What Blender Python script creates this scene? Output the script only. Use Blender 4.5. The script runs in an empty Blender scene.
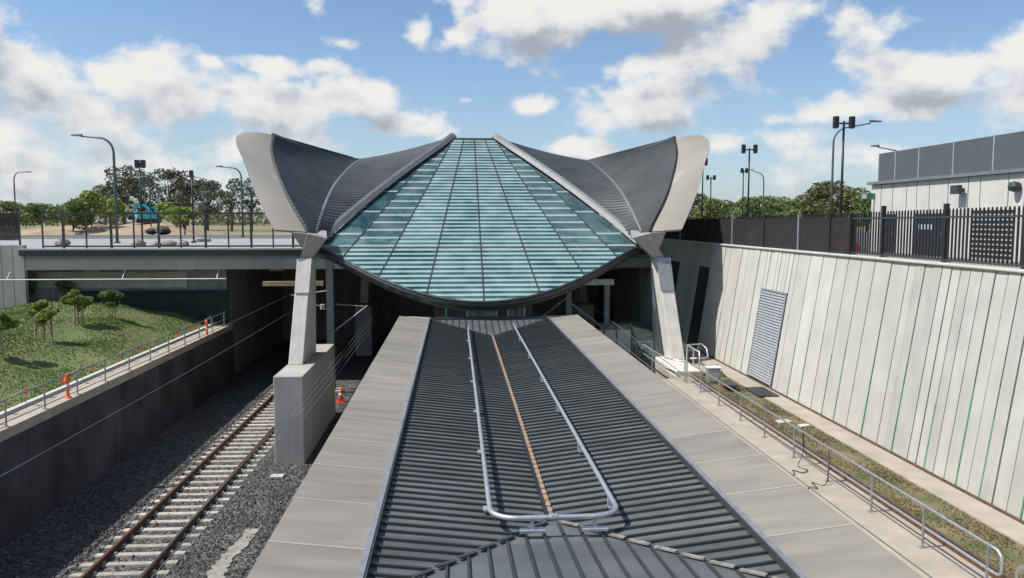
import bpy, math, random
from mathutils import Vector
random.seed(7)
scene = bpy.context.scene
C = scene.collection
rad = math.radians

# ------------------------------------------------------------------ helpers
class MB:
    """collects shapes, builds ONE mesh object"""
    def __init__(s): s.v = []; s.f = []
    def add(s, vs, fs):
        n = len(s.v); s.v += [tuple(v) for v in vs]; s.f += [tuple(i + n for i in f) for f in fs]
    def hexa(s, p):   # 8 points: bottom ring 0-3, top ring 4-7
        s.add(p, [(3, 2, 1, 0), (4, 5, 6, 7), (0, 1, 5, 4), (1, 2, 6, 5), (2, 3, 7, 6), (3, 0, 4, 7)])
    def box(s, x0, x1, y0, y1, z0, z1):
        s.hexa([(x0, y0, z0), (x1, y0, z0), (x1, y1, z0), (x0, y1, z0), (x0, y0, z1), (x1, y0, z1), (x1, y1, z1), (x0, y1, z1)])
    def bar(s, a, b, w, h, up=(0, 0, 1)):
        a = Vector(a); b = Vector(b); d = (b - a).normalized(); u = Vector(up)
        if abs(d.dot(u)) > .98: u = Vector((1, 0, 0))
        r = d.cross(u).normalized(); u = r.cross(d)
        q = lambda p: [p - r * w / 2 - u * h / 2, p + r * w / 2 - u * h / 2, p + r * w / 2 + u * h / 2, p - r * w / 2 + u * h / 2]
        s.hexa(q(a) + q(b))
    def tube(s, pts, r, n=8, cap=True):
        pts = [Vector(p) for p in pts]; m = len(pts)
        rr = r if isinstance(r, (list, tuple)) else [r] * m
        vs = []; fs = []; prev = None
        for i, p in enumerate(pts):
            d = (pts[min(i + 1, m - 1)] - pts[max(i - 1, 0)]).normalized()
            if prev is None:
                a = Vector((0, 0, 1)) if abs(d.z) < .9 else Vector((1, 0, 0))
                u = d.cross(a).normalized()
            else:
                u = (prev - d * prev.dot(d)).normalized()
            prev = u; w = d.cross(u)
            for k in range(n):
                t = 2 * math.pi * k / n
                vs.append(p + (u * math.cos(t) + w * math.sin(t)) * rr[i])
        for i in range(m - 1):
            for k in range(n):
                k2 = (k + 1) % n
                fs.append((i * n + k, i * n + k2, (i + 1) * n + k2, (i + 1) * n + k))
        if cap: fs += [tuple(range(n))[::-1], tuple((m - 1) * n + k for k in range(n))]
        s.add(vs, fs)
    def cyl(s, x, y, z0, z1, r, r2=None, n=10):
        s.tube([(x, y, z0), (x, y, z1)], [r, r if r2 is None else r2], n)
    def lathe(s, x, y, prof, n=12):
        vs = []; fs = []
        for r, z in prof:
            for k in range(n):
                t = 2 * math.pi * k / n; vs.append((x + r * math.cos(t), y + r * math.sin(t), z))
        m = len(prof)
        for i in range(m - 1):
            for k in range(n):
                k2 = (k + 1) % n; fs.append((i * n + k, i * n + k2, (i + 1) * n + k2, (i + 1) * n + k))
        fs += [tuple(range(n))[::-1], tuple((m - 1) * n + k for k in range(n))]
        s.add(vs, fs)
    def shell(s, grid, th):
        """grid[i][j] of points -> sheet with thickness th along the normal"""
        ni = len(grid); nj = len(grid[0]); g = [[Vector(p) for p in r] for r in grid]
        off = []
        for i in range(ni):
            for j in range(nj):
                a = g[min(i + 1, ni - 1)][j] - g[max(i - 1, 0)][j]
                b = g[i][min(j + 1, nj - 1)] - g[i][max(j - 1, 0)]
                nn = a.cross(b)
                off.append(nn.normalized() if nn.length > 1e-9 else Vector((0, 0, 1)))
        top = [g[i][j] for i in range(ni) for j in range(nj)]
        bot = [top[k] - off[k] * th for k in range(len(top))]
        N = ni * nj; fs = []
        for i in range(ni - 1):
            for j in range(nj - 1):
                a = i * nj + j; q = (a, a + nj, a + nj + 1, a + 1)
                fs.append(q); fs.append(tuple(N + k for k in q[::-1]))
        edge = [(0, j) for j in range(nj)] + [(i, nj - 1) for i in range(1, ni)] + [(ni - 1, j) for j in range(nj - 2, -1, -1)] + [(i, 0) for i in range(ni - 2, 0, -1)]
        ids = [i * nj + j for i, j in edge]
        for a, b in zip(ids, ids[1:] + ids[:1]): fs.append((a, b, N + b, N + a))
        s.add(top + bot, fs)
    def prism(s, poly, axis, a, b):
        """polygon in the two other axes extruded along axis from a to b"""
        def P(p, t):
            return (t, p[0], p[1]) if axis == 'x' else ((p[0], t, p[1]) if axis == 'y' else (p[0], p[1], t))
        n = len(poly)
        s.add([P(p, a) for p in poly] + [P(p, b) for p in poly],
              [tuple(range(n))[::-1], tuple(range(n, 2 * n))] + [(i, (i + 1) % n, n + (i + 1) % n, n + i) for i in range(n)])
    def build(s, name, mat, parent=None, smooth=False, fix=True, bevel=0):
        me = bpy.data.meshes.new(name); me.from_pydata(s.v, [], s.f)
        if fix:
            import bmesh
            bm = bmesh.new(); bm.from_mesh(me); bmesh.ops.recalc_face_normals(bm, faces=bm.faces); bm.to_mesh(me); bm.free()
        me.materials.append(mat)
        if smooth:
            for p in me.polygons: p.use_smooth = True
        o = bpy.data.objects.new(name, me); C.objects.link(o)
        if parent: o.parent = parent; o.matrix_parent_inverse = parent.matrix_world.inverted() if False else o.matrix_parent_inverse
        if bevel:
            m = o.modifiers.new('bevel', 'BEVEL'); m.width = bevel; m.segments = 2; m.limit_method = 'ANGLE'
        return o

def tag(o, label, cat, group=None, kind=None):
    o['label'] = label; o['category'] = cat
    if group: o['group'] = group
    if kind: o['kind'] = kind
    return o
def thing(name, label, cat, loc=(0, 0, 0), group=None):
    o = bpy.data.objects.new(name, None); C.objects.link(o); o.location = loc
    o.empty_display_size = .2
    return tag(o, label, cat, group)
def struct(o): o['kind'] = 'structure'; return o
def copy_tree(o, parent=None):
    c = o.copy(); C.objects.link(c)
    if parent: c.parent = parent
    for ch in list(o.children): copy_tree(ch, c)
    return c

# a viewing frame used to turn measured bearings into world points at a known real distance
F_PX = 800.0
PITCH = math.atan(68 / 800); YAW = math.atan(57 / 800 * math.cos(PITCH))
CAM = Vector((0, 0, 9))
FW = Vector((math.sin(YAW) * math.cos(PITCH), math.cos(YAW) * math.cos(PITCH), -math.sin(PITCH)))
RT = Vector((math.cos(YAW), -math.sin(YAW), 0))
UP = Vector((math.sin(YAW) * math.sin(PITCH), math.cos(YAW) * math.sin(PITCH), math.cos(PITCH)))
def ray(x, y): return FW + RT * ((x - 512) / F_PX) + UP * ((289 - y) / F_PX)
def at_y(x, y, Y): d = ray(x, y); return CAM + d * (Y / d.y)
def at_z(x, y, z): d = ray(x, y); return CAM + d * ((z - 9) / d.z)

# ------------------------------------------------------------------ materials
def mat(name, col, rough=.6, metal=0, var=.15, scale=3., bump=0., bscale=40., spec=.5, col2=None, streak=0., detail=6, stretch=(1, 1, 1), ovar=0., rvar=0., bands=0.):
    m = bpy.data.materials.new(name); m.use_nodes = True; nt = m.node_tree; N = nt.nodes; L = nt.links
    b = N['Principled BSDF']; b.inputs['Roughness'].default_value = rough; b.inputs['Metallic'].default_value = metal
    b.inputs['Specular IOR Level'].default_value = spec
    tc = N.new('ShaderNodeTexCoord'); mp = N.new('ShaderNodeMapping'); mp.inputs['Scale'].default_value = stretch
    L.new(tc.outputs['Object'], mp.inputs['Vector'])
    nz = N.new('ShaderNodeTexNoise'); nz.inputs['Scale'].default_value = scale; nz.inputs['Detail'].default_value = detail
    L.new(mp.outputs[0], nz.inputs['Vector'])
    cr = N.new('ShaderNodeValToRGB'); cr.color_ramp.elements[0].position = .3; cr.color_ramp.elements[1].position = .7
    c2 = col2 or tuple(min(1, c * (1 + var)) for c in col); c1 = col if col2 else tuple(c * (1 - var) for c in col)
    cr.color_ramp.elements[0].color = (*c1, 1); cr.color_ramp.elements[1].color = (*c2, 1)
    L.new(nz.outputs['Fac'], cr.inputs['Fac']); out = cr.outputs['Color']
    if streak:
        mp2 = N.new('ShaderNodeMapping'); mp2.inputs['Scale'].default_value = (2.2, 2.2, .12); L.new(tc.outputs['Object'], mp2.inputs['Vector'])
        n2 = N.new('ShaderNodeTexNoise'); n2.inputs['Scale'].default_value = 2.5; n2.inputs['Detail'].default_value = 5; L.new(mp2.outputs[0], n2.inputs['Vector'])
        r2 = N.new('ShaderNodeMapRange'); r2.inputs[1].default_value = .35; r2.inputs[2].default_value = .7; r2.inputs[3].default_value = 1; r2.inputs[4].default_value = 1 - streak
        L.new(n2.outputs['Fac'], r2.inputs[0])
        mx = N.new('ShaderNodeMix'); mx.data_type = 'RGBA'; mx.blend_type = 'MULTIPLY'; mx.inputs[0].default_value = 1
        L.new(out, mx.inputs[6]); L.new(r2.outputs[0], mx.inputs[7]); out = mx.outputs[2]
    if ovar:   # each piece of its own slightly different tone
        oi = N.new('ShaderNodeObjectInfo'); ro = N.new('ShaderNodeMapRange'); ro.inputs[3].default_value = 1 - ovar; ro.inputs[4].default_value = 1 + ovar; L.new(oi.outputs['Random'], ro.inputs[0])
        mo = N.new('ShaderNodeMix'); mo.data_type = 'RGBA'; mo.blend_type = 'MULTIPLY'; mo.inputs[0].default_value = 1; L.new(out, mo.inputs[6]); L.new(ro.outputs[0], mo.inputs[7]); out = mo.outputs[2]
    if bands:   # separate roof sheets laid side by side, each weathered a little differently
        sb_ = N.new('ShaderNodeSeparateXYZ'); L.new(tc.outputs['Object'], sb_.inputs[0])
        q1 = N.new('ShaderNodeMath'); q1.operation = 'DIVIDE'; q1.inputs[1].default_value = bands; L.new(sb_.outputs['Y'], q1.inputs[0])
        q2 = N.new('ShaderNodeMath'); q2.operation = 'FLOOR'; L.new(q1.outputs[0], q2.inputs[0])
        q3 = N.new('ShaderNodeTexWhiteNoise'); q3.noise_dimensions = '1D'; L.new(q2.outputs[0], q3.inputs['W'])
        q4 = N.new('ShaderNodeMapRange'); q4.inputs[3].default_value = .84; q4.inputs[4].default_value = 1.14; L.new(q3.outputs['Value'], q4.inputs[0])
        mb_ = N.new('ShaderNodeMix'); mb_.data_type = 'RGBA'; mb_.blend_type = 'MULTIPLY'; mb_.inputs[0].default_value = 1; L.new(out, mb_.inputs[6]); L.new(q4.outputs[0], mb_.inputs[7]); out = mb_.outputs[2]
    if rvar:
        rr_ = N.new('ShaderNodeMapRange'); rr_.inputs[1].default_value = .3; rr_.inputs[2].default_value = .7; rr_.inputs[3].default_value = rough - rvar; rr_.inputs[4].default_value = rough + rvar; L.new(nz.outputs['Fac'], rr_.inputs[0]); L.new(rr_.outputs[0], b.inputs['Roughness'])
    L.new(out, b.inputs['Base Color'])
    if bump:
        n3 = N.new('ShaderNodeTexNoise'); n3.inputs['Scale'].default_value = bscale; n3.inputs['Detail'].default_value = 4; L.new(tc.outputs['Object'], n3.inputs['Vector'])
        bp = N.new('ShaderNodeBump'); bp.inputs['Strength'].default_value = bump; bp.inputs['Distance'].default_value = .02
        L.new(n3.outputs['Fac'], bp.inputs['Height']); L.new(bp.outputs[0], b.inputs['Normal'])
    return m

def mat_ballast():
    m = bpy.data.materials.new('ballast_stone'); m.use_nodes = True; nt = m.node_tree; N = nt.nodes; L = nt.links
    b = N['Principled BSDF']; b.inputs['Roughness'].default_value = .9
    tc = N.new('ShaderNodeTexCoord')
    vo = N.new('ShaderNodeTexVoronoi'); vo.inputs['Scale'].default_value = 13; L.new(tc.outputs['Object'], vo.inputs['Vector'])
    sp = N.new('ShaderNodeSeparateColor'); L.new(vo.outputs['Color'], sp.inputs[0])
    cr = N.new('ShaderNodeValToRGB'); cr.color_ramp.elements[0].color = (.028, .027, .026, 1); cr.color_ramp.elements[1].color = (.2, .19, .18, 1)
    e = cr.color_ramp.elements.new(.6); e.color = (.08, .077, .074, 1)
    L.new(sp.outputs[0], cr.inputs['Fac'])
    nz = N.new('ShaderNodeTexNoise'); nz.inputs['Scale'].default_value = .7; nz.inputs['Detail'].default_value = 5; L.new(tc.outputs['Object'], nz.inputs['Vector'])
    mr = N.new('ShaderNodeMapRange'); mr.inputs[1].default_value = .3; mr.inputs[2].default_value = .7; mr.inputs[3].default_value = .75; mr.inputs[4].default_value = 1.2; L.new(nz.outputs['Fac'], mr.inputs[0])
    mx = N.new('ShaderNodeMix'); mx.data_type = 'RGBA'; mx.blend_type = 'MULTIPLY'; mx.inputs[0].default_value = 1
    L.new(cr.outputs[0], mx.inputs[6]); L.new(mr.outputs[0], mx.inputs[7]); L.new(mx.outputs[2], b.inputs['Base Color'])
    bp = N.new('ShaderNodeBump'); bp.inputs['Strength'].default_value = 1; bp.inputs['Distance'].default_value = .06; bp.invert = True
    L.new(vo.outputs['Distance'], bp.inputs['Height']); L.new(bp.outputs[0], b.inputs['Normal'])
    return m

def mat_leaf(name, dark, light):
    m = bpy.data.materials.new(name); m.use_nodes = True; nt = m.node_tree; N = nt.nodes; L = nt.links
    b = N['Principled BSDF']; b.inputs['Roughness'].default_value = .55
    g = N.new('ShaderNodeNewGeometry'); tc = N.new('ShaderNodeTexCoord')
    nz = N.new('ShaderNodeTexNoise'); nz.inputs['Scale'].default_value = .9; nz.inputs['Detail'].default_value = 3; L.new(tc.outputs['Object'], nz.inputs['Vector'])
    ad = N.new('ShaderNodeMath'); ad.operation = 'MULTIPLY_ADD'; ad.inputs[1].default_value = .5; L.new(g.outputs['Random Per Island'], ad.inputs[0])
    mh = N.new('ShaderNodeMath'); mh.operation = 'MULTIPLY'; mh.inputs[1].default_value = .55; L.new(nz.outputs['Fac'], mh.inputs[0]); L.new(mh.outputs[0], ad.inputs[2])
    cr = N.new('ShaderNodeValToRGB'); cr.color_ramp.elements[0].position = .2; cr.color_ramp.elements[1].position = .8
    cr.color_ramp.elements[0].color = (*dark, 1); cr.color_ramp.elements[1].color = (*light, 1)
    L.new(ad.outputs[0], cr.inputs[0]); L.new(cr.outputs[0], b.inputs['Base Color'])
    tr = N.new('ShaderNodeBsdfTranslucent'); L.new(cr.outputs[0], tr.inputs['Color'])
    mx = N.new('ShaderNodeMixShader'); mx.inputs[0].default_value = .25
    L.new(b.outputs[0], mx.inputs[1]); L.new(tr.outputs[0], mx.inputs[2]); L.new(mx.outputs[0], N['Material Output'].inputs['Surface'])
    return m

def mat_glass(name, pitch, duty, broken=0.):
    """teal roof glass printed with pale level stripes"""
    m = bpy.data.materials.new(name); m.use_nodes = True; nt = m.node_tree; N = nt.nodes; L = nt.links
    b = N['Principled BSDF']; b.inputs['Roughness'].default_value = .06; b.inputs['Base Color'].default_value = (.012, .075, .085, 1)
    b.inputs['Specular IOR Level'].default_value = .9; b.inputs['IOR'].default_value = 1.6
    tc = N.new('ShaderNodeTexCoord'); sx = N.new('ShaderNodeSeparateXYZ'); L.new(tc.outputs['Object'], sx.inputs[0])
    dv = N.new('ShaderNodeMath'); dv.operation = 'DIVIDE'; dv.inputs[1].default_value = pitch; L.new(sx.outputs['Z'], dv.inputs[0])
    fr = N.new('ShaderNodeMath'); fr.operation = 'FRACT'; L.new(dv.outputs[0], fr.inputs[0])
    lt = N.new('ShaderNodeMath'); lt.operation = 'LESS_THAN'; lt.inputs[1].default_value = duty; L.new(fr.outputs[0], lt.inputs[0])
    mask = lt.outputs[0]
    fl = N.new('ShaderNodeMath'); fl.operation = 'FLOOR'; L.new(dv.outputs[0], fl.inputs[0])
    wn = N.new('ShaderNodeTexWhiteNoise'); wn.noise_dimensions = '1D'; L.new(fl.outputs[0], wn.inputs['W'])
    g2 = N.new('ShaderNodeMath'); g2.operation = 'GREATER_THAN'; g2.inputs[1].default_value = broken; L.new(wn.outputs['Value'], g2.inputs[0])
    mm = N.new('ShaderNodeMath'); mm.operation = 'MULTIPLY'; L.new(mask, mm.inputs[0]); L.new(g2.outputs[0], mm.inputs[1]); mask = mm.outputs[0]
    nz = N.new('ShaderNodeTexNoise'); nz.inputs['Scale'].default_value = 1.1; nz.inputs['Detail'].default_value = 7; L.new(tc.outputs['Object'], nz.inputs['Vector'])
    cr = N.new('ShaderNodeValToRGB'); cr.color_ramp.elements[0].position = .3; cr.color_ramp.elements[1].position = .7
    cr.color_ramp.elements[0].color = (.19, .31, .29, 1); cr.color_ramp.elements[1].color = (.3, .43, .41, 1)
    L.new(nz.outputs['Fac'], cr.inputs[0])
    st = N.new('ShaderNodeBsdfPrincipled'); st.inputs['Roughness'].default_value = .25; L.new(cr.outputs[0], st.inputs['Base Color'])
    tp = N.new('ShaderNodeBsdfTransparent'); tp.inputs[0].default_value = (.68, .84, .86, 1)
    m1 = N.new('ShaderNodeMixShader'); m1.inputs[0].default_value = .62; L.new(b.outputs[0], m1.inputs[1]); L.new(tp.outputs[0], m1.inputs[2])
    m2 = N.new('ShaderNodeMixShader'); L.new(mask, m2.inputs[0]); L.new(m1.outputs[0], m2.inputs[1]); L.new(st.outputs[0], m2.inputs[2])
    # dust film
    m3 = N.new('ShaderNodeMixShader'); dd = N.new('ShaderNodeBsdfDiffuse'); dd.inputs[0].default_value = (.4, .5, .48, 1)
    mr = N.new('ShaderNodeMapRange'); mr.inputs[1].default_value = .4; mr.inputs[2].default_value = .75; mr.inputs[3].default_value = .0; mr.inputs[4].default_value = .14; L.new(nz.outputs['Fac'], mr.inputs[0])
    oi = N.new('ShaderNodeObjectInfo'); ov = N.new('ShaderNodeMath'); ov.operation = 'MULTIPLY_ADD'; ov.inputs[1].default_value = .1; L.new(oi.outputs['Random'], ov.inputs[0]); L.new(mr.outputs[0], ov.inputs[2])
    L.new(ov.outputs[0], m3.inputs[0]); L.new(m2.outputs[0], m3.inputs[1]); L.new(dd.outputs[0], m3.inputs[2])
    L.new(m3.outputs[0], N['Material Output'].inputs['Surface'])
    return m

def mat_screen(name, col, open_):
    m = bpy.data.materials.new(name); m.use_nodes = True; nt = m.node_tree; N = nt.nodes; L = nt.links
    b = N['Principled BSDF']; b.inputs['Base Color'].default_value = (*col, 1); b.inputs['Roughness'].default_value = .8
    tc = N.new('ShaderNodeTexCoord'); nz = N.new('ShaderNodeTexNoise'); nz.inputs['Scale'].default_value = 9; nz.inputs['Detail'].default_value = 3; L.new(tc.outputs['Object'], nz.inputs['Vector'])
    mr = N.new('ShaderNodeMapRange'); mr.inputs[1].default_value = .35; mr.inputs[2].default_value = .75; mr.inputs[3].default_value = open_ * .4; mr.inputs[4].default_value = open_ * 1.7; L.new(nz.outputs['Fac'], mr.inputs[0])
    tp = N.new('ShaderNodeBsdfTransparent'); mx = N.new('ShaderNodeMixShader')
    L.new(mr.outputs[0], mx.inputs[0]); L.new(b.outputs[0], mx.inputs[1]); L.new(tp.outputs[0], mx.inputs[2]); L.new(mx.outputs[0], N['Material Output'].inputs['Surface'])
    return m

M = dict(
    ballast=mat_ballast(),
    concrete=mat('concrete_pale', (.475, .463, .418), .8, var=.08, scale=1.1, bump=.25, bscale=30, streak=.07, ovar=.1),
    concrete_b=mat('concrete_beige', (.43, .42, .38), .8, var=.08, scale=1.3, bump=.25, bscale=30, streak=.08, ovar=.08),
    concrete_path=mat('concrete_path', (.37, .325, .26), .85, var=.14, scale=1.6, bump=.2, bscale=25),
    concrete_column=mat('concrete_column', (.62, .595, .54), .75, var=.08, scale=2, bump=.15, streak=.15),
    concrete_grey=mat('concrete_grey', (.41, .395, .365), .8, var=.12, scale=.9, bump=.25, streak=.14),
    retaining=mat('reflection_dark_concrete', (.02, .021, .025), .9, col2=(.1, .103, .115), scale=.45, bump=.5, bscale=8, streak=.3, detail=9),  # dark mottling of a window reflection over the wall, put into its colour
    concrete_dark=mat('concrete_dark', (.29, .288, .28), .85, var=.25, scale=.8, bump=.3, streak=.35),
    sleeper=mat('concrete_sleeper', (.4, .37, .31), .85, var=.28, scale=5, bump=.3, ovar=.25),
    rail=mat('rusty_rail', (.13, .07, .045), .6, .3, var=.35, scale=8),
    rust=mat('rusty_gutter', (.3, .205, .135), .8, 0, var=.35, scale=14),
    panel=mat('taupe_panel', (.25, .225, .19), .5, 0, var=.12, scale=1.6, spec=.35, ovar=.08, detail=10, rvar=.14, stretch=(.5, 2.4, 1)),
    hip=mat('dusty_hip', (.24, .215, .18), .7, var=.4, scale=9),
    seam=mat('pale_seam', (.34, .315, .275), .6, var=.1),
    roof=mat('dark_roof_metal', (.112, .12, .12), .5, .05, var=.16, scale=1.4, spec=.3, detail=10, bands=.735, rvar=.1),
    shaded_rib=mat('shaded_rib_metal', (.042, .046, .047), .5, .1, var=.2, scale=4, spec=.3),  # darker than the pans: shade on the rib sides put into the colour
    wingmetal=mat('wing_roof_metal', (.06, .064, .063), .5, .1, var=.25, scale=.6, spec=.35),
    fascia=mat('fascia_metal', (.29, .265, .228), .5, 0, var=.015, scale=.9, ovar=.035, detail=4),
    flashing=mat('edge_flashing', (.17, .175, .175), .55, .1, var=.1, scale=3),
    steel=mat('dark_steel', (.055, .06, .062), .5, .3, var=.2, scale=5),
    branch=mat('cast_branch', (.33, .31, .28), .6, .1, var=.12, scale=3),
    galv=mat('galvanised', (.55, .57, .58), .4, .7, var=.15, scale=12),
    galv_dull=mat('galvanised_dull', (.33, .34, .35), .5, .55, var=.18, scale=9),
    black=mat('black_paint', (.018, .019, .02), .5, var=.2),
    mast=mat('mast_grey', (.16, .17, .175), .55, .3, var=.15),
    lamp=mat('lamp_pole_grey', (.1, .11, .115), .5, .3, var=.15),
    asphalt=mat('asphalt', (.1, .1, .105), .9, var=.15, scale=4, bump=.2),
    paving=mat('plaza_paving', (.3, .3, .295), .85, var=.1, scale=.5, detail=8),
    dirt=mat('bare_dirt', (.25, .18, .11), .95, col2=(.38, .30, .21), scale=.35, detail=10, bump=.5, bscale=6),
    terrain=mat('dry_terrain', (.12, .13, .05), .95, col2=(.26, .22, .13), scale=.06, detail=10),
    bank=mat('grassy_bank', (.075, .125, .03), .95, col2=(.17, .17, .065), scale=.55, detail=9, bump=.6, bscale=14),
    weeds=mat('weedy_strip', (.07, .1, .03), .95, col2=(.23, .165, .105), scale=1.3, detail=10, bump=.7, bscale=20),
    bark=mat('bark', (.12, .09, .065), .9, var=.3, scale=5),
    stake=mat('timber_stake', (.3, .24, .16), .85, var=.2),
    timber=mat('timber_beam', (.42, .30, .18), .8, var=.2),
    rock=mat('boulder', (.3, .28, .25), .9, var=.3, scale=2, bump=.6, bscale=8),
    dark_rock=mat('dark_boulder', (.07, .065, .06), .9, var=.3, scale=2, bump=.6, bscale=8),
    stone=mat('ballast_loose', (.035, .034, .033), .9, col2=(.15, .143, .135), scale=9, detail=2),
    stakes_grey=mat('dirty_concrete', (.2, .19, .16), .9, col2=(.34, .32, .27), scale=3, bump=.4, detail=10),
    orange=mat('orange_plastic', (.85, .12, .04), .5, var=.08),
    pink=mat('bunting_red', (.85, .12, .09), .6, var=.1),
    white=mat('white_paint', (.75, .75, .73), .5, var=.05),
    green=mat('green_drain', (.09, .28, .14), .7, var=.25, scale=4),
    green_net=mat('green_hoarding', (.012, .036, .026), .9, var=.3, scale=2),
    louvre=mat('louvre_grey', (.34, .355, .37), .5, .2, var=.1),
    bwall=mat('building_panel', (.53, .515, .48), .8, var=.07, scale=1.5, streak=.1),
    parapet=mat('parapet_cladding', (.095, .105, .11), .5, .15, var=.08),
    dark_door=mat('dark_door', (.03, .033, .036), .5, var=.15),
    sign=mat('sign_green', (.02, .22, .14), .5, var=.05),
    plate=mat('sign_plate', (.42, .5, .55), .5, var=.05),
    teal=mat('excavator_teal', (.02, .42, .5), .45, var=.1),
    rubber=mat('rubber', (.025, .025, .025), .85, var=.2),
    carred=mat('car_red', (.5, .02, .02), .3, var=.05),
    carwhite=mat('car_white', (.7, .7, .7), .3, var=.05),
    carglass=mat('car_glass', (.02, .025, .03), .08, var=.05),
    glass_door=mat('door_glass', (.1, .15, .14), .1, var=.2),
    olive=mat('olive_sheet', (.3, .3, .24), .7, var=.12),
    leaf_dark=mat_leaf('leaf_dark', (.03, .04, .028), (.12, .135, .09)),
    leaf_mid=mat_leaf('leaf_mid', (.065, .1, .026), (.23, .27, .09)),
    leaf_light=mat_leaf('leaf_light', (.13, .18, .03), (.33, .38, .09)),
    leaf_olive=mat_leaf('leaf_olive', (.07, .08, .035), (.22, .22, .1)),
    grass_blade=mat_leaf('grass_blade', (.085, .15, .035), (.17, .24, .07)),
    dry_blade=mat_leaf('dry_blade', (.09, .09, .03), (.28, .22, .12)),
    shade=mat_screen('shade_cloth', (.02, .021, .022), .33),
    haze_glass=mat_screen('balustrade_screen', (.05, .05, .05), .55),
    g_fine=mat_glass('roof_glass_close_stripes', .165, .46),
    g_mid=mat_glass('roof_glass_wide_stripes', .33, .2),
    g_sparse=mat_glass('roof_glass_sparse_stripes', .495, .13, .3),
    g_clear=mat_glass('roof_glass_few_stripes', .8, .08, .4),
    insul=mat('insulator', (.35, .33, .3), .3, var=.1),
)

# ------------------------------------------------------------------ world, sun, camera
SUN_EL = 53; SUN_TRAVEL = (1.0, .12)
w = bpy.data.worlds.new('World'); scene.world = w; w.use_nodes = True
nt = w.node_tree; N = nt.nodes; L = nt.links
bg = N['Background']; bg.inputs['Strength'].default_value = .1
sky = N.new('ShaderNodeTexSky'); sky.sky_type = 'NISHITA'; sky.sun_disc = False
sky.sun_elevation = rad(SUN_EL); sky.sun_rotation = math.atan2(-SUN_TRAVEL[0], -SUN_TRAVEL[1])
sky.air_density = 1.0; sky.dust_density = .6; sky.ozone_density = 1.6

def px_dir(px, py):   # bearing and elevation of a cloud
    return math.atan((px - 455) / 800), math.atan((221 - py) / 800)
BLOBS = [  # bearing px, elev px, radius px x, radius px y, weight
    (-20, 70, 62, 44, 1.0), (30, 95, 60, 34, .95), (75, 108, 50, 26, .9), (10, 150, 110, 30, .75),
    (140, 92, 62, 26, 1.0), (115, 118, 90, 24, .95), (195, 108, 60, 26, .95), (295, 80, 52, 13, .9), (232, 82, 22, 12, .8), (262, 112, 66, 28, 1.0), (335, 108, 62, 24, 1.0), (375, 100, 26, 16, .9),
    (410, 130, 50, 17, .95), (320, 8, 26, 17, .62), (335, 48, 20, 9, .55), (420, 42, 18, 15, .72), (470, 101, 11, 6, .6), (527, 106, 26, 12, .85), (465, 30, 26, 26, .9),
    (520, 22, 66, 32, 1.15), (620, 14, 82, 26, 1.2), (700, 14, 46, 22, 1.0), (500, 48, 40, 18, .9),
    (720, 60, 60, 26, 1.0), (640, 70, 60, 20, .95), (650, 108, 72, 28, 1.1), (595, 118, 40, 20, .9), (770, 48, 42, 30, .9), (790, 30, 34, 22, .8), (868, 42, 48, 22, .95),
    (920, 82, 60, 26, 1.0), (985, 96, 60, 30, 1.05), (1040, 100, 60, 36, 1.0), (900, 120, 70, 20, .9), (800, 128, 44, 9, .7), (970, 5, 56, 12, .75), (1010, 20, 40, 8, .6),
    (580, 152, 50, 14, .8), (760, 150, 100, 16, .65), (880, 165, 140, 20, .7), (60, 170, 170, 26, .85), (200, 150, 90, 20, .75), (90, 178, 190, 20, .7), (250, 150, 120, 16, .7),
]
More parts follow.
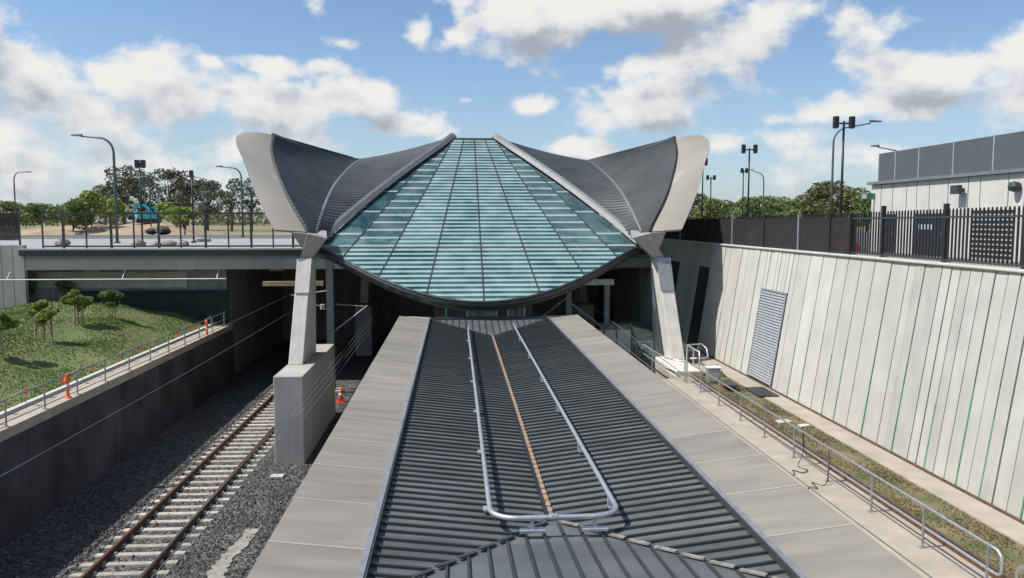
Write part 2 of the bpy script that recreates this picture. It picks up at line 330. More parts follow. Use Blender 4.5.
def density_group():
    g = bpy.data.node_groups.new('CloudDensity', 'ShaderNodeTree')
    g.interface.new_socket('P', in_out='INPUT', socket_type='NodeSocketVector')
    g.interface.new_socket('D', in_out='OUTPUT', socket_type='NodeSocketFloat')
    n = g.nodes; l = g.links
    gi = n.new('NodeGroupInput'); go = n.new('NodeGroupOutput')
    # domain warp for ragged edges
    wz = n.new('ShaderNodeTexNoise'); wz.inputs['Scale'].default_value = 9; wz.inputs['Detail'].default_value = 4
    l.new(gi.outputs[0], wz.inputs['Vector'])
    ws = n.new('ShaderNodeVectorMath'); ws.operation = 'SUBTRACT'; ws.inputs[1].default_value = (.5, .5, .5); l.new(wz.outputs['Color'], ws.inputs[0])
    wm = n.new('ShaderNodeVectorMath'); wm.operation = 'MULTIPLY_ADD'; wm.inputs[1].default_value = (.09, .06, 0); l.new(ws.outputs[0], wm.inputs[0]); l.new(gi.outputs[0], wm.inputs[2])
    cur = None
    for bx, by, rx, ry, wt in BLOBS:
        a, e = px_dir(bx, by)
        sb = n.new('ShaderNodeVectorMath'); sb.operation = 'SUBTRACT'; sb.inputs[1].default_value = (a, e, 0); l.new(wm.outputs[0], sb.inputs[0])
        ml = n.new('ShaderNodeVectorMath'); ml.operation = 'MULTIPLY'; ml.inputs[1].default_value = (800 / (rx * 1.17), 800 / (ry * 1.17), 0); l.new(sb.outputs[0], ml.inputs[0])
        ln = n.new('ShaderNodeVectorMath'); ln.operation = 'DOT_PRODUCT'; l.new(ml.outputs[0], ln.inputs[0]); l.new(ml.outputs[0], ln.inputs[1])
        ex = n.new('ShaderNodeMath'); ex.operation = 'MULTIPLY'; ex.inputs[1].default_value = -1.0; l.new(ln.outputs['Value'], ex.inputs[0])
        e2 = n.new('ShaderNodeMath'); e2.operation = 'EXPONENT'; l.new(ex.outputs[0], e2.inputs[0])
        e3 = n.new('ShaderNodeMath'); e3.operation = 'MULTIPLY'; e3.inputs[1].default_value = wt; l.new(e2.outputs[0], e3.inputs[0])
        if cur is None: cur = e3.outputs[0]
        else:
            mx_ = n.new('ShaderNodeMath'); mx_.operation = 'SMOOTH_MAX'; mx_.inputs[2].default_value = .22; l.new(cur, mx_.inputs[0]); l.new(e3.outputs[0], mx_.inputs[1]); cur = mx_.outputs[0]
    # clouds all round the rest of the sky (outside the forward bearings)
    sx = n.new('ShaderNodeSeparateXYZ'); l.new(gi.outputs[0], sx.inputs[0])
    ab = n.new('ShaderNodeMath'); ab.operation = 'ABSOLUTE'; l.new(sx.outputs[0], ab.inputs[0])
    mr = n.new('ShaderNodeMapRange'); mr.inputs[1].default_value = .62; mr.inputs[2].default_value = .9; l.new(ab.outputs[0], mr.inputs[0])
    lz = n.new('ShaderNodeTexNoise'); lz.inputs['Scale'].default_value = 2.6; lz.inputs['Detail'].default_value = 3; l.new(gi.outputs[0], lz.inputs['Vector'])
    lm = n.new('ShaderNodeMapRange'); lm.inputs[1].default_value = .45; lm.inputs[2].default_value = .7; l.new(lz.outputs['Fac'], lm.inputs[0])
    mu = n.new('ShaderNodeMath'); mu.operation = 'MULTIPLY'; l.new(mr.outputs[0], mu.inputs[0]); l.new(lm.outputs[0], mu.inputs[1])
    ad = n.new('ShaderNodeMath'); ad.operation = 'ADD'; l.new(cur, ad.inputs[0]); l.new(mu.outputs[0], ad.inputs[1])
    mn = n.new('ShaderNodeMath'); mn.operation = 'MINIMUM'; mn.inputs[1].default_value = 1.35; l.new(ad.outputs[0], mn.inputs[0])
    # billow detail
    mp = n.new('ShaderNodeMapping'); mp.inputs['Scale'].default_value = (1, 1.35, 1); l.new(gi.outputs[0], mp.inputs['Vector'])
    nz = n.new('ShaderNodeTexNoise'); nz.inputs['Scale'].default_value = 13; nz.inputs['Detail'].default_value = 9; nz.inputs['Roughness'].default_value = .56; l.new(mp.outputs[0], nz.inputs['Vector'])
    ns = n.new('ShaderNodeMath'); ns.operation = 'SUBTRACT'; ns.inputs[1].default_value = .5; l.new(nz.outputs['Fac'], ns.inputs[0])
    fa = n.new('ShaderNodeMath'); fa.operation = 'MULTIPLY_ADD'; fa.inputs[1].default_value = 2.1; l.new(ns.outputs[0], fa.inputs[0]); l.new(mn.outputs[0], fa.inputs[2])
    l.new(fa.outputs[0], go.inputs[0])
    return g
DG = density_group()
tc = N.new('ShaderNodeTexCoord'); nm = N.new('ShaderNodeVectorMath'); nm.operation = 'NORMALIZE'; L.new(tc.outputs['Generated'], nm.inputs[0])
sx = N.new('ShaderNodeSeparateXYZ'); L.new(nm.outputs[0], sx.inputs[0])
az = N.new('ShaderNodeMath'); az.operation = 'ARCTAN2'; L.new(sx.outputs[0], az.inputs[0]); L.new(sx.outputs[1], az.inputs[1])
el = N.new('ShaderNodeMath'); el.operation = 'ARCSINE'; L.new(sx.outputs[2], el.inputs[0])
cb = N.new('ShaderNodeCombineXYZ'); L.new(az.outputs[0], cb.inputs[0]); L.new(el.outputs[0], cb.inputs[1])
d0 = N.new('ShaderNodeGroup'); d0.node_tree = DG; L.new(cb.outputs[0], d0.inputs[0])
of = N.new('ShaderNodeVectorMath'); of.operation = 'ADD'; of.inputs[1].default_value = (-.016, .034, 0); L.new(cb.outputs[0], of.inputs[0])
d1 = N.new('ShaderNodeGroup'); d1.node_tree = DG; L.new(of.outputs[0], d1.inputs[0])
cov = N.new('ShaderNodeMapRange'); cov.interpolation_type = 'SMOOTHSTEP'; cov.inputs[1].default_value = .38; cov.inputs[2].default_value = .84; L.new(d0.outputs[0], cov.inputs[0])
sha = N.new('ShaderNodeMapRange'); sha.interpolation_type = 'SMOOTHSTEP'; sha.inputs[1].default_value = .4; sha.inputs[2].default_value = 1.25; L.new(d1.outputs[0], sha.inputs[0])
ccol = N.new('ShaderNodeValToRGB'); ccol.color_ramp.elements[0].color = (1, .985, .96, 1); ccol.color_ramp.elements[1].color = (.45, .49, .56, 1)
e_ = ccol.color_ramp.elements.new(.5); e_.color = (.8, .815, .84, 1)
L.new(sha.outputs[0], ccol.inputs[0])
cs = N.new('ShaderNodeVectorMath'); cs.operation = 'SCALE'; cs.inputs['Scale'].default_value = 6.6; L.new(ccol.outputs[0], cs.inputs[0])
# milky air low in the sky
hz = N.new('ShaderNodeMapRange'); hz.inputs[1].default_value = .0; hz.inputs[2].default_value = .2; hz.inputs[3].default_value = .5; hz.inputs[4].default_value = 0; L.new(el.outputs[0], hz.inputs[0])
mxh = N.new('ShaderNodeMix'); mxh.data_type = 'RGBA'; L.new(hz.outputs[0], mxh.inputs[0]); sg_ = N.new('ShaderNodeMix'); sg_.data_type = 'RGBA'; sg_.blend_type = 'MULTIPLY'; sg_.inputs[0].default_value = 1; sg_.inputs[7].default_value = (.87, .96, 1.05, 1); L.new(sky.outputs[0], sg_.inputs[6]); L.new(sg_.outputs[2], mxh.inputs[6]); mxh.inputs[7].default_value = (3.3, 4.0, 5.1, 1)
mxc = N.new('ShaderNodeMix'); mxc.data_type = 'RGBA'; L.new(cov.outputs[0], mxc.inputs[0]); L.new(mxh.outputs[2], mxc.inputs[6]); L.new(cs.outputs[0], mxc.inputs[7])
L.new(mxc.outputs[2], bg.inputs['Color'])

sl = bpy.data.lights.new('sun', 'SUN'); sl.energy = 4.2; sl.angle = rad(.53); sl.color = (1, .965, .91)
so = bpy.data.objects.new('sun', sl); C.objects.link(so)
dv = Vector((SUN_TRAVEL[0], SUN_TRAVEL[1], 0)).normalized() * math.cos(rad(SUN_EL)) + Vector((0, 0, -math.sin(rad(SUN_EL))))
so.rotation_euler = dv.to_track_quat('-Z', 'Y').to_euler()

cd = bpy.data.cameras.new('camera'); cd.sensor_width = 36; cd.lens = F_PX / 1024 * 36; cd.clip_end = 8000; cd.clip_start = .1
co = bpy.data.objects.new('camera', cd); C.objects.link(co); co.location = CAM; co.rotation_euler = (math.pi / 2 - PITCH, 0, -YAW)
scene.camera = co
vs = scene.view_settings; vs.view_transform = 'Standard'; vs.look = 'None'; vs.gamma = 1; vs.exposure = 0.4; vs.use_curve_mapping = False

# ------------------------------------------------------------------ ground and setting
b = MB(); b.box(-14, 14, -30, 110, -.6, 0); struct(b.build('ballast', M['ballast']))
# outer terrain: ring of sheets round the cutting, meeting far out at the horizon
b = MB()
ZT = 7.35
def sheet(x0, x1, y0, y1, z=ZT): b.add([(x0, y0, z), (x1, y0, z), (x1, y1, z), (x0, y1, z)], [(0, 1, 2, 3)])
sheet(-3500, -60, -400, 4000); sheet(-60, 60, 63, 4000); sheet(60, 3500, -400, 4000); sheet(-60, -34, -400, 63); sheet(11.96, 60, -400, 63)
struct(b.build('terrain', M['terrain'], fix=False))
b = MB(); b.box(11.97, 46, 5, 70, 7.5, 7.98); struct(b.build('pavement', M['asphalt']))
# plaza paving on the left, reaching back from the bridge
b = MB(); b.box(-60, -5.5, 62, 70, 7.36, 7.5); struct(b.build('plaza', M['paving']))
b = MB(); b.box(-90, 60, 72.2, 84, 7.36, 7.44); struct(b.build('road', M['asphalt']))
b = MB()
b.box(-90, 60, 71.8, 72.2, 7.36, 7.58); b.box(-90, 60, 84, 84.4, 7.36, 7.58); struct(b.build('kerb', M['concrete']))
# grassy bank left
b = MB()
XS = [-34, -29, -25.6, -23, -21, -18.5, -16, -14.6, -13.62]; ZS = [4.2, 4.3, 4.3, 4.5, 4.65, 4.35, 3.75, 3.35, 3.2]
def bank_z(x, y):
    x = max(-34, min(-13.62, x))
    for i in range(len(XS) - 1):
        if XS[i] <= x <= XS[i + 1]:
            t = (x - XS[i]) / (XS[i + 1] - XS[i]); t = t; z = ZS[i] * (1 - t) + ZS[i + 1] * t; break
    k = min(1, max(0, (y - 16) / 26)); k = k * k * (3 - 2 * k)
    edge = min(1, max(0, (-13.62 - x) / 2.5))
    return 3.2 + (z - 3.2) * (.35 + .65 * k) + edge * .09 * (math.sin(x * 1.7 + y * .6) + math.sin(y * 1.1 - x * .5))
nx, ny = 44, 70; vs_ = []; fs_ = []
for j in range(ny + 1):
    for i in range(nx + 1):
        x = -34 + (34 - 13.62) * i / nx; y = -6 + 53 * j / ny; vs_.append((x, y, bank_z(x, y)))
for j in range(ny):
    for i in range(nx): a = j * (nx + 1) + i; fs_.append((a, a + 1, a + nx + 2, a + nx + 1))
b.add(vs_, fs_); struct(b.build('bank', M['bank'], smooth=True, fix=False))
def blades(name, n, sampler, m, h, label, wd=.03):
    g = MB()
    for _ in range(n):
        x, y, z = sampler()
        for k in range(2):
            a = random.uniform(0, math.pi); hh = h * random.uniform(.5, 1.3); ww = wd * random.uniform(.7, 1.5)
            dx, dy = math.cos(a) * ww, math.sin(a) * ww; lx, ly = random.uniform(-.5, .5) * hh, random.uniform(-.5, .5) * hh
            g.add([(x - dx, y - dy, z - .02), (x + dx, y + dy, z - .02), (x + lx, y + ly, z + hh)], [(0, 1, 2)])
    return tag(g.build(name, m, fix=False), label, 'grass', kind='stuff')
def s_bank():
    while 1:
        x = random.uniform(-27, -13.75); y = random.uniform(20, 45.5)
        if math.sin(x * 1.3 + 2) * math.sin(y * .9) + random.uniform(-.9, .9) > -.55: return x, y, bank_z(x, y)
blades('grass', 42000, s_bank, M['grass_blade'], .05, 'green tufted grass over the bank beyond the left path')
b = MB(); b.box(9.03, 10.25, 6, 33, 2.6, 3.12); struct(b.build('planting_strip', M['weeds']))
def s_strip():
    while 1:
        x = random.uniform(9.06, 10.22); y = random.uniform(9, 31)
        if math.sin(x * 4) * math.sin(y * 1.9) + random.uniform(-1, 1) > .1: return x, y, 3.12
blades('weeds', 9000, s_strip, M['dry_blade'], .035, 'dry patchy weeds in the strip below the right wall', .018)
# right path with its low retaining face, strip at the wall foot
b = MB(); b.box(7.72, 8.86, 4, 29.2, 0, 3.1); b.box(8.3, 8.86, 29.2, 46, 0, 3.1); struct(b.build('path', M['concrete_path']))
b = MB(); b.box(10.25, 11.0, 4, 46, 2.6, 3.15); b.box(8.86, 11.0, 33, 46, 2.5, 3.1); b.box(8.86, 10.25, 29.6, 31.4, 2.6, 3.2); struct(b.build('apron', M['concrete_path']))
b = MB(); b.box(8.86, 9.03, 4, 33, 2.6, 3.2); tag(b.build('edging_channel', M['rail']), 'rusty brown steel edging channel between path and weedy strip', 'edging')
# left path on its retaining wall
b = MB(); b.box(-13.42, -12.58, -6, 46, 2.9, 3.2); struct(b.build('path', M['concrete_path']))
b = MB(); b.box(-13.62, -13.42, -6, 46, 2.9, 3.3); struct(b.build('kerb', M['concrete']))
rw = thing('retaining_wall', 'shaded grey concrete retaining wall holding up the left path beside the track', 'wall', (-12.8, 20, 0))
def kid(bm, name, m, root, **k):
    """child mesh given in world coordinates"""
    o = bm.build(name, m, root, **k); o.location = tuple(-c for c in root.location); return o
y = -6.0
while y < 46:
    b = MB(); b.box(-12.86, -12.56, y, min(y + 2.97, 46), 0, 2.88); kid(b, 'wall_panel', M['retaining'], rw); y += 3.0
b = MB(); b.box(-13.3, -12.87, -6, 46, -.1, 2.88); kid(b, 'backing', M['concrete_dark'], rw)

# platform under the canopy
b = MB(); b.box(-2.6, 5.0, 2, 62, 0, 1.1); struct(b.build('platform', M['concrete_grey']))

# ------------------------------------------------------------------ railway track
def track(xc, y0, y1, label):
    t = thing('railway_track', label, 'railway track', (xc, y0, .08), 'railway tracks beside the station platform')
    for s in (-.735, .735):
        b = MB(); x = xc + s
        b.prism([(x - .07, .13), (x + .07, .13), (x + .07, .145), (x + .012, .165), (x + .012, .235), (x + .037, .245), (x + .037, .285), (x - .037, .285), (x - .037, .245), (x - .012, .235), (x - .012, .165), (x - .07, .145)], 'y', y0, y1)
        kid(b, 'rail', M['rail'], t)
    y = y0 + .2; n = 0; first = None
    while y < y1 - .3 and n < 100:
        if first is None:
            b = MB()
            b.hexa([(xc - 1.25, y - .13, -.06), (xc + 1.25, y - .13, -.06), (xc + 1.25, y + .13, -.06), (xc - 1.25, y + .13, -.06),
                    (xc - 1.23, y - .1, .12), (xc + 1.23, y - .1, .12), (xc + 1.23, y + .1, .12), (xc - 1.23, y + .1, .12)])
            for s in (-.735, .735):
                for q in (-.1, .1): b.box(xc + s + q - .03, xc + s + q + .03, y - .05, y + .05, .12, .17)
            first = kid(b, 'sleeper', M['sleeper'], t); base = y
        else:
            c = first.copy(); C.objects.link(c); c.parent = t
            c.location = first.location + Vector((random.uniform(-.03, .03), y - base + random.uniform(-.02, .02), random.uniform(-.01, .01)))
        y += .6; n += 1
    t.location.z = 0.0
    return t
track(-8.57, 10, 70, 'railway track of pale sleepers and rusty rails in the ballast left of the platform')
track(6.45, 8, 66, 'railway track in the trench right of the platform, mostly hidden by the canopy')

# ------------------------------------------------------------------ platform canopy
AX = 1.3
can = thing('platform_canopy', 'long inverted-pitch platform canopy of dark ribbed metal with taupe edge panels', 'canopy', (AX, 19, 1.1))
XO, XI, ZO, ZI, ZV = 3.46, 2.28, 5.35, 5.2, 4.93
YA, YB, HK = 10.5, 27.9, 1.2   # ends of the valley
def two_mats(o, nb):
    o.data.materials.append(M['shaded_rib'])
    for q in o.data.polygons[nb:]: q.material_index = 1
def zr(d): return ZV + (ZI - ZV) * d / XI
def rib(bm, p0, p1, side, h=.034, w0=.022, w1=.018):
    p0 = Vector(p0); p1 = Vector(p1); side = Vector(side); up = Vector((0, 0, 1))
    q = [(p0 - side * w0), (p1 - side * w0), (p1 + side * w0), (p0 + side * w0)]
    r = [p0 - side * w1 + up * h, p1 - side * w1 + up * h, p1 + side * w1 + up * h, p0 + side * w1 + up * h]
    bm.hexa(q + r)
for s in (-1, 1):
    b = MB()
    b.add([(AX, YA, ZV), (AX, YB, ZV), (AX + s * XI, YB + XI * HK, ZI), (AX + s * XI, YA - XI * HK, ZI)], [(0, 1, 2, 3)])
    b.add([(AX, YA, ZV - .06), (AX, YB, ZV - .06), (AX + s * XI, YB + XI * HK, ZI - .06), (AX + s * XI, YA - XI * HK, ZI - .06)], [(3, 2, 1, 0)])
    nb = len(b.f)
    y = YA - XI * HK + .16
    while y < YB + XI * HK - .1:
        lo = .05
        if y < YA: lo = (YA - y) / HK + .05
        if y > YB: lo = max(lo, (y - YB) / HK + .05)
        if lo < XI - .05:
            yy = y + random.uniform(-.008, .008)
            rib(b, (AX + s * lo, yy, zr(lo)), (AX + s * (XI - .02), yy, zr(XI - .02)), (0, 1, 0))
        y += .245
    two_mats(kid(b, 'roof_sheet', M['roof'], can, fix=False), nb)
for Y0, sg in ((YA, -1), (YB, 1)):
    b = MB()
    b.add([(AX, Y0, ZV + .002), (AX - XI, Y0 + sg * XI * HK, ZI + .002), (AX + XI, Y0 + sg * XI * HK, ZI + .002)], [(0, 1, 2)])
    b.add([(AX, Y0, ZV - .06), (AX - XI, Y0 + sg * XI * HK, ZI - .06), (AX + XI, Y0 + sg * XI * HK, ZI - .06)], [(2, 1, 0)])
    nb = len(b.f)
    x = -XI + .13
    while x < XI - .05:
        lo = abs(x) + .05
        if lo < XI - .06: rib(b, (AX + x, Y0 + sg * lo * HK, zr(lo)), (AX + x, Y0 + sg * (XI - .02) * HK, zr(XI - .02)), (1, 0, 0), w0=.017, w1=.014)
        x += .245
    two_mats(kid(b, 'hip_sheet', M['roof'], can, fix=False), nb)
    # hip flashing pieces: short overlapping strips with stepped edges
    for s in (-1, 1):
        b = MB(); d = .1
        while d < XI - .12:
            b.bar((AX + s * d, Y0 + sg * d * HK, zr(d) + .03), (AX + s * (d + .2), Y0 + sg * (d + .2) * HK, zr(d + .2) + .045), .06, .02); d += .245
        kid(b, 'hip_flashing', M['hip'] if s > 0 and sg < 0 else M['steel'], can)
b = MB(); y = YA
while y < YB - .1:
    b.box(AX - .03, AX + .03, y, y + .21, ZV + .02, ZV + .05); y += .245
kid(b, 'valley_gutter', M['rust'], can)
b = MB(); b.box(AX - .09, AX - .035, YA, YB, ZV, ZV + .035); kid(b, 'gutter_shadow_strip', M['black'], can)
# side gutters and edge panels
for s in (-1, 1):
    b = MB(); x = lambda d: AX + s * d
    b.bar((x(XI + .035), YA - XI * HK - .3, ZI + .03), (x(XI + .035), YB + XI * HK, ZI + .03), .07, .12); kid(b, 'gutter', M['galv_dull'], can)
    b = MB(); b.bar((x(XI - .02), YA - XI * HK - .3, ZI + .04), (x(XI - .02), YB + XI * HK, ZI + .04), .02, .1); kid(b, 'gutter_edge', M['steel'], can)
    y = 6.15; P = 1.462; k = 0
    while y < YB + XI * HK + .1:
        y2 = min(y + P - .035, YB + XI * HK + .25); b = MB()
        e = random.uniform(-.006, .006)
        za, zb = ZI + .02 + e, ZO + e
        b.hexa([(x(XI + .075), y, za - .07), (x(XO), y, zb - .2), (x(XO), y2, zb - .2), (x(XI + .075), y2, za - .07),
                (x(XI + .075), y, za), (x(XO), y, zb), (x(XO), y2, zb), (x(XI + .075), y2, za)])
        kid(b, 'edge_panel', M['panel'], can)
        if y2 < YB + XI * HK:
            b = MB(); b.hexa([(x(XI + .08), y2 - .004, za - .03), (x(XO) - s * .004, y2 - .004, zb - .05), (x(XO) - s * .004, y2 + .039, zb - .05), (x(XI + .08), y2 + .039, za - .03),
                              (x(XI + .08), y2 - .004, za + .006), (x(XO) - s * .004, y2 - .004, zb + .006), (x(XO) - s * .004, y2 + .039, zb + .006), (x(XI + .08), y2 + .039, za + .006)])
            kid(b, 'panel_joint', M['seam'], can)
        y += P
    b = MB(); b.box(min(x(XI), x(XO - .05)), max(x(XI), x(XO - .05)), YB + XI * HK + .28, YB + XI * HK + 1.15, ZI - .15, ZI + .02); kid(b, 'end_cap', M['olive'], can)
b = MB(); b.box(AX - XI, AX + XI, YB + XI * HK + .02, YB + XI * HK + .2, ZI - .3, ZI + .07); kid(b, 'end_beam', M['steel'], can)
b = MB(); b.box(AX - XI + .2, AX + XI - .2, YB + XI * HK + .2, YB + XI * HK + .3, ZI - .1, ZI + .1); kid(b, 'end_rail', M['steel'], can)
b = MB(); b.box(AX - XO, AX + XO, 5.6, 6.1, ZI - .3, ZO); kid(b, 'end_panel', M['panel'], can)
for y in (8, 14, 20, 26):
    b = MB(); b.cyl(AX, y, 1.1, ZV - .07, .16, n=12); kid(b, 'post', M['mast'], can)
    b = MB(); b.bar((AX - 3.2, y, ZI - .2), (AX, y, ZV - .2), .15, .2); b.bar((AX, y, ZV - .2), (AX + 3.2, y, ZI - .2), .15, .2); kid(b, 'cross_beam', M['mast'], can)
# safety pipe: long U of galvanised pipe on brackets
PX0, PX1 = .43, 2.09
pts = [(PX0 + .05, 28.6, 5.26)] + [(PX0, y, 5.26) for y in (27, 24, 20, 16, 12, 10.5)]
R = .36
for k in range(1, 9):
    t = k / 8 * math.pi / 2; pts.append((PX0 + R - R * math.cos(t), 10.15 - R * math.sin(t), 5.26))
for k in range(0, 9):
    t = k / 8 * math.pi / 2; pts.append((PX1 - R + R * math.sin(t), 10.15 - R * math.cos(t), 5.26))
pts += [(PX1, y, 5.26) for y in (10.5, 12, 16, 20, 24, 27)] + [(PX1 + .02, 28.9, 5.26)]
b = MB(); b.tube(pts, .034, 10); pipe = kid(b, 'safety_pipe', M['galv'], can, smooth=True)
for X in (PX0, PX1):
    for y in (10.6, 13.3, 16.2, 19.3, 22.6, 26):
        d = abs(X - AX); b = MB(); s = -1 if X < AX else 1
        b.box(X + s * .03 - .04, X + s * .03 + .04, y - .09, y + .09, zr(d) + .046, zr(d) + .075); b.box(X - .015, X + .015, y - .05, y + .05, zr(d) + .07, 5.25)
        o = b.build('bracket', M['galv'], pipe)
b = MB(); b.tube([(1.19, 9.79, 5.26), (1.27, 9.79, 5.26)], .05, 10); b.build('coupling', M['galv_dull'], pipe)
for X in (.95, 1.75):
    b = MB(); b.box(X - .16, X + .16, 9.72, 9.84, zr(.9) + .05, zr(.9) + .08); b.box(X - .02, X + .02, 9.76, 9.82, zr(.9) + .08, 5.24); b.build('bracket', M['galv'], pipe)

# ------------------------------------------------------------------ station roof: leaf of glass between four wings
RX = 1.09; YM = 45.5; YE = 45.0; UC = 6.76
st = thing('station_roof', 'sweeping station roof with leaf of striped teal glass between grey folded metal wings', 'station roof', (RX, 36, 0))
YT = 34.3; SL = .527
def zg(Y): return 7.86 + SL * (Y - YT)
WT = [(34.3, 6.76), (36.2, 5.9), (39.3, 4.35), (42.2, 2.65), (43.6, 1.8), (45, 1.03)]
def interp(T, x):
    if x <= T[0][0]: return T[0][1]
    for (a, p), (c, q) in zip(T, T[1:]):
        if x <= c: return p + (q - p) * (x - a) / (c - a)
    return T[-1][1]
def wG(Y): return interp(WT, Y)
def yrim(u): return YT - 3.68 * max(0, 1 - (u / UC) ** 2) ** 1.25
def fan(Y): return 1 - .064 * (Y - YT)
def low(u):      # where the mullion line through u at the transom meets the rim
    y = YT
    for _ in range(30): y = yrim(min(UC, u * fan(y)))
    return y
def colu(k, Y):
    return 1.83 * k * fan(Y)
def pane_mat(k): return M[('g_fine', 'g_fine', 'g_sparse', 'g_clear')[k]] if k < 4 else M['g_clear']
for s in (-1, 1):
    for k in range(4):
        # upper pane
        g = []
        for i in range(41):
            Y = YT + .04 + (YE - YT - .04) * i / 40
            a = min(colu(k, Y), wG(Y)); c = min(colu(k + 1, Y) if k < 3 else 9, wG(Y))
            if c - a > .01: g.append([(RX + s * (a + (c - a) * t / 3), Y, zg(Y)) for t in range(4)])
        b = MB(); b.shell(g, .03 * s); kid(b, 'glass_pane', M[('g_fine', 'g_fine', 'g_mid', 'g_sparse')[k]], st)
        g = []
        a = 1.83 * k; c = min(1.83 * (k + 1), UC - .02)
        for i in range(13):
            u = a + (c - a) * i / 12; y0 = low(u); g.append([(RX + s * min(UC, u * fan(q)), q, zg(q)) for q in [y0 + (YT - .04 - y0) * t / 4 for t in range(5)]])
        b = MB(); b.shell(g, -.03 * s); kid(b, 'glass_pane', M[('g_fine', 'g_fine', 'g_fine', 'g_mid')[k]], st)
for k in range(-3, 4):
    ak = abs(k); ye = YE
    if k:
        while colu(ak, ye) > wG(ye) and ye > YT: ye -= .05
    y0 = low(1.83 * ak); s = 1 if k >= 0 else -1; b = MB()
    P = lambda Y: (RX + s * colu(ak, Y), Y, zg(Y) + .012)
    b.bar(P(y0), P(YT), .05, .09); b.bar(P(YT), P(ye), .05, .09); kid(b, 'mullion', M['steel'], st)
b = MB(); b.bar((RX - UC, YT, zg(YT) + .015), (RX + UC, YT, zg(YT) + .015), .08, .1); kid(b, 'transom', M['rust'], st)
b = MB(); b.bar((RX - 1.08, YE, zg(YE) + .02), (RX + 1.08, YE, zg(YE) + .02), .16, .04); kid(b, 'top_rail', M['flashing'], st)
us = [-6.8 + 13.6 * i / 48 for i in range(49)]
b = MB(); b.tube([(RX + u, yrim(u) - .02, zg(yrim(u)) - .12) for u in us], .13, 8); kid(b, 'rim_beam', M['steel'], st, smooth=True)
b = MB(); b.tube([(RX + u, yrim(u) - .14, zg(yrim(u)) - .02) for u in us], .045, 6); kid(b, 'rim_rail', M['steel'], st, smooth=True)
b = MB(); b.tube([(RX + u, yrim(u) + .5, zg(yrim(u)) - .35) for u in us], .1, 6); kid(b, 'rim_stay', M['steel'], st, smooth=True)
# inside: slanting braces seen faintly through the glass
for s in (-1, 1):
    for u0, u1 in ((1.0, 4.5), (4.8, 2.2)):
        b = MB(); b.tube([(RX + s * u0, 35, zg(35) - .9), (RX + s * u1, 40, zg(40) - .9)], .05, 6); kid(b, 'brace', M['white'], st)

def curve(T, n):
    """smooth (Catmull-Rom) resample of key points to n+1"""
    T = [Vector(p) for p in T]; m = len(T) - 1; out = []
    for i in range(n + 1):
        f = i / n * m; k = min(int(f), m - 1); t = f - k
        p0 = T[max(k - 1, 0)]; p1 = T[k]; p2 = T[k + 1]; p3 = T[min(k + 2, m)]
        out.append(.5 * ((2 * p1) + (p2 - p0) * t + (2 * p0 - 5 * p1 + 4 * p2 - p3) * t * t + (3 * p1 - p0 - 3 * p2 + p3) * t ** 3))
    return out
NS = 4 * 42
KFo = [(8.44, 33.2, 8.63), (9.43, 34.6, 10.05), (10.42, 36.5, 11.65), (11.0, 37.7, 12.42), (11.16, 38.4, 12.88), (10.95, 38.85, 13.12)]
KFi = [(7.2, 33.5, 8.53), (8.21, 34.8, 9.9), (9.08, 36.7, 11.15), (9.62, 38.2, 12.25), (9.68, 39, 13.0)]
KV = [(6.95, 34.0, 8.42), (6.95, 36.3, 9.46), (6.88, 39.5, 10.65), (6.5, 42.8, 11.75), (6.24, 45.5, 12.31)]
KE = [(wG(Y) + .16, Y, zg(Y) + .02) for Y in (34.3, 36.2, 38.2, 40.3, 42.2, 43.6, 45)]
KE[-1] = (1.18, 45.4, zg(45) + .06)
def ribbed(A, B, na, amp, sag=0):
    rows = []
    for i in range(NS + 1):
        a, c = A[i], B[i]; row = []
        for j in range(na + 1):
            t = j / na; p = a.lerp(c, t); p = Vector(p); p.z -= sag * 4 * t * (1 - t) * min(1, i / NS * 2)
            row.append(p)
        rows.append(row)
    # ribs: every 4th row lifted along the sheet normal
    for i in range(NS + 1):
        if i % 4 in (1, 2) and 0 < i < NS:
            for j in range(na + 1):
                nn = (rows[min(i + 1, NS)][j] - rows[i - 1][j]).cross(rows[i][min(j + 1, na)] - rows[i][max(j - 1, 0)])
                if nn.length > 1e-9:
                    nn.normalize()
                    if nn.z < 0: nn = -nn
                    rows[i][j] = rows[i][j] + nn * amp
    return rows
def place(p, s, back):
    x, y, z = p
    return (RX + s * x, 2 * YM - y if back else y, z)
cFo, cFi, cV, cE = curve(KFo, NS), curve(KFi, NS), curve(KV, NS), curve(KE, NS)
inner = ribbed(cE, cV, 10, .045, .12); outer = ribbed(cV, cFi, 10, .045, .18)
NF = 24
fas = []
for i in range(NF + 1):
    a, c = Vector(cFi[i * NS // NF]), Vector(cFo[i * NS // NF]); row = []
    for j in range(9):
        t = j / 8; p = a.lerp(c, t); p.z += .05 * math.sin(math.pi * t) * (i / NF) ** 3; p.y -= .05 * math.sin(math.pi * t); row.append(p)
    fas.append(row)
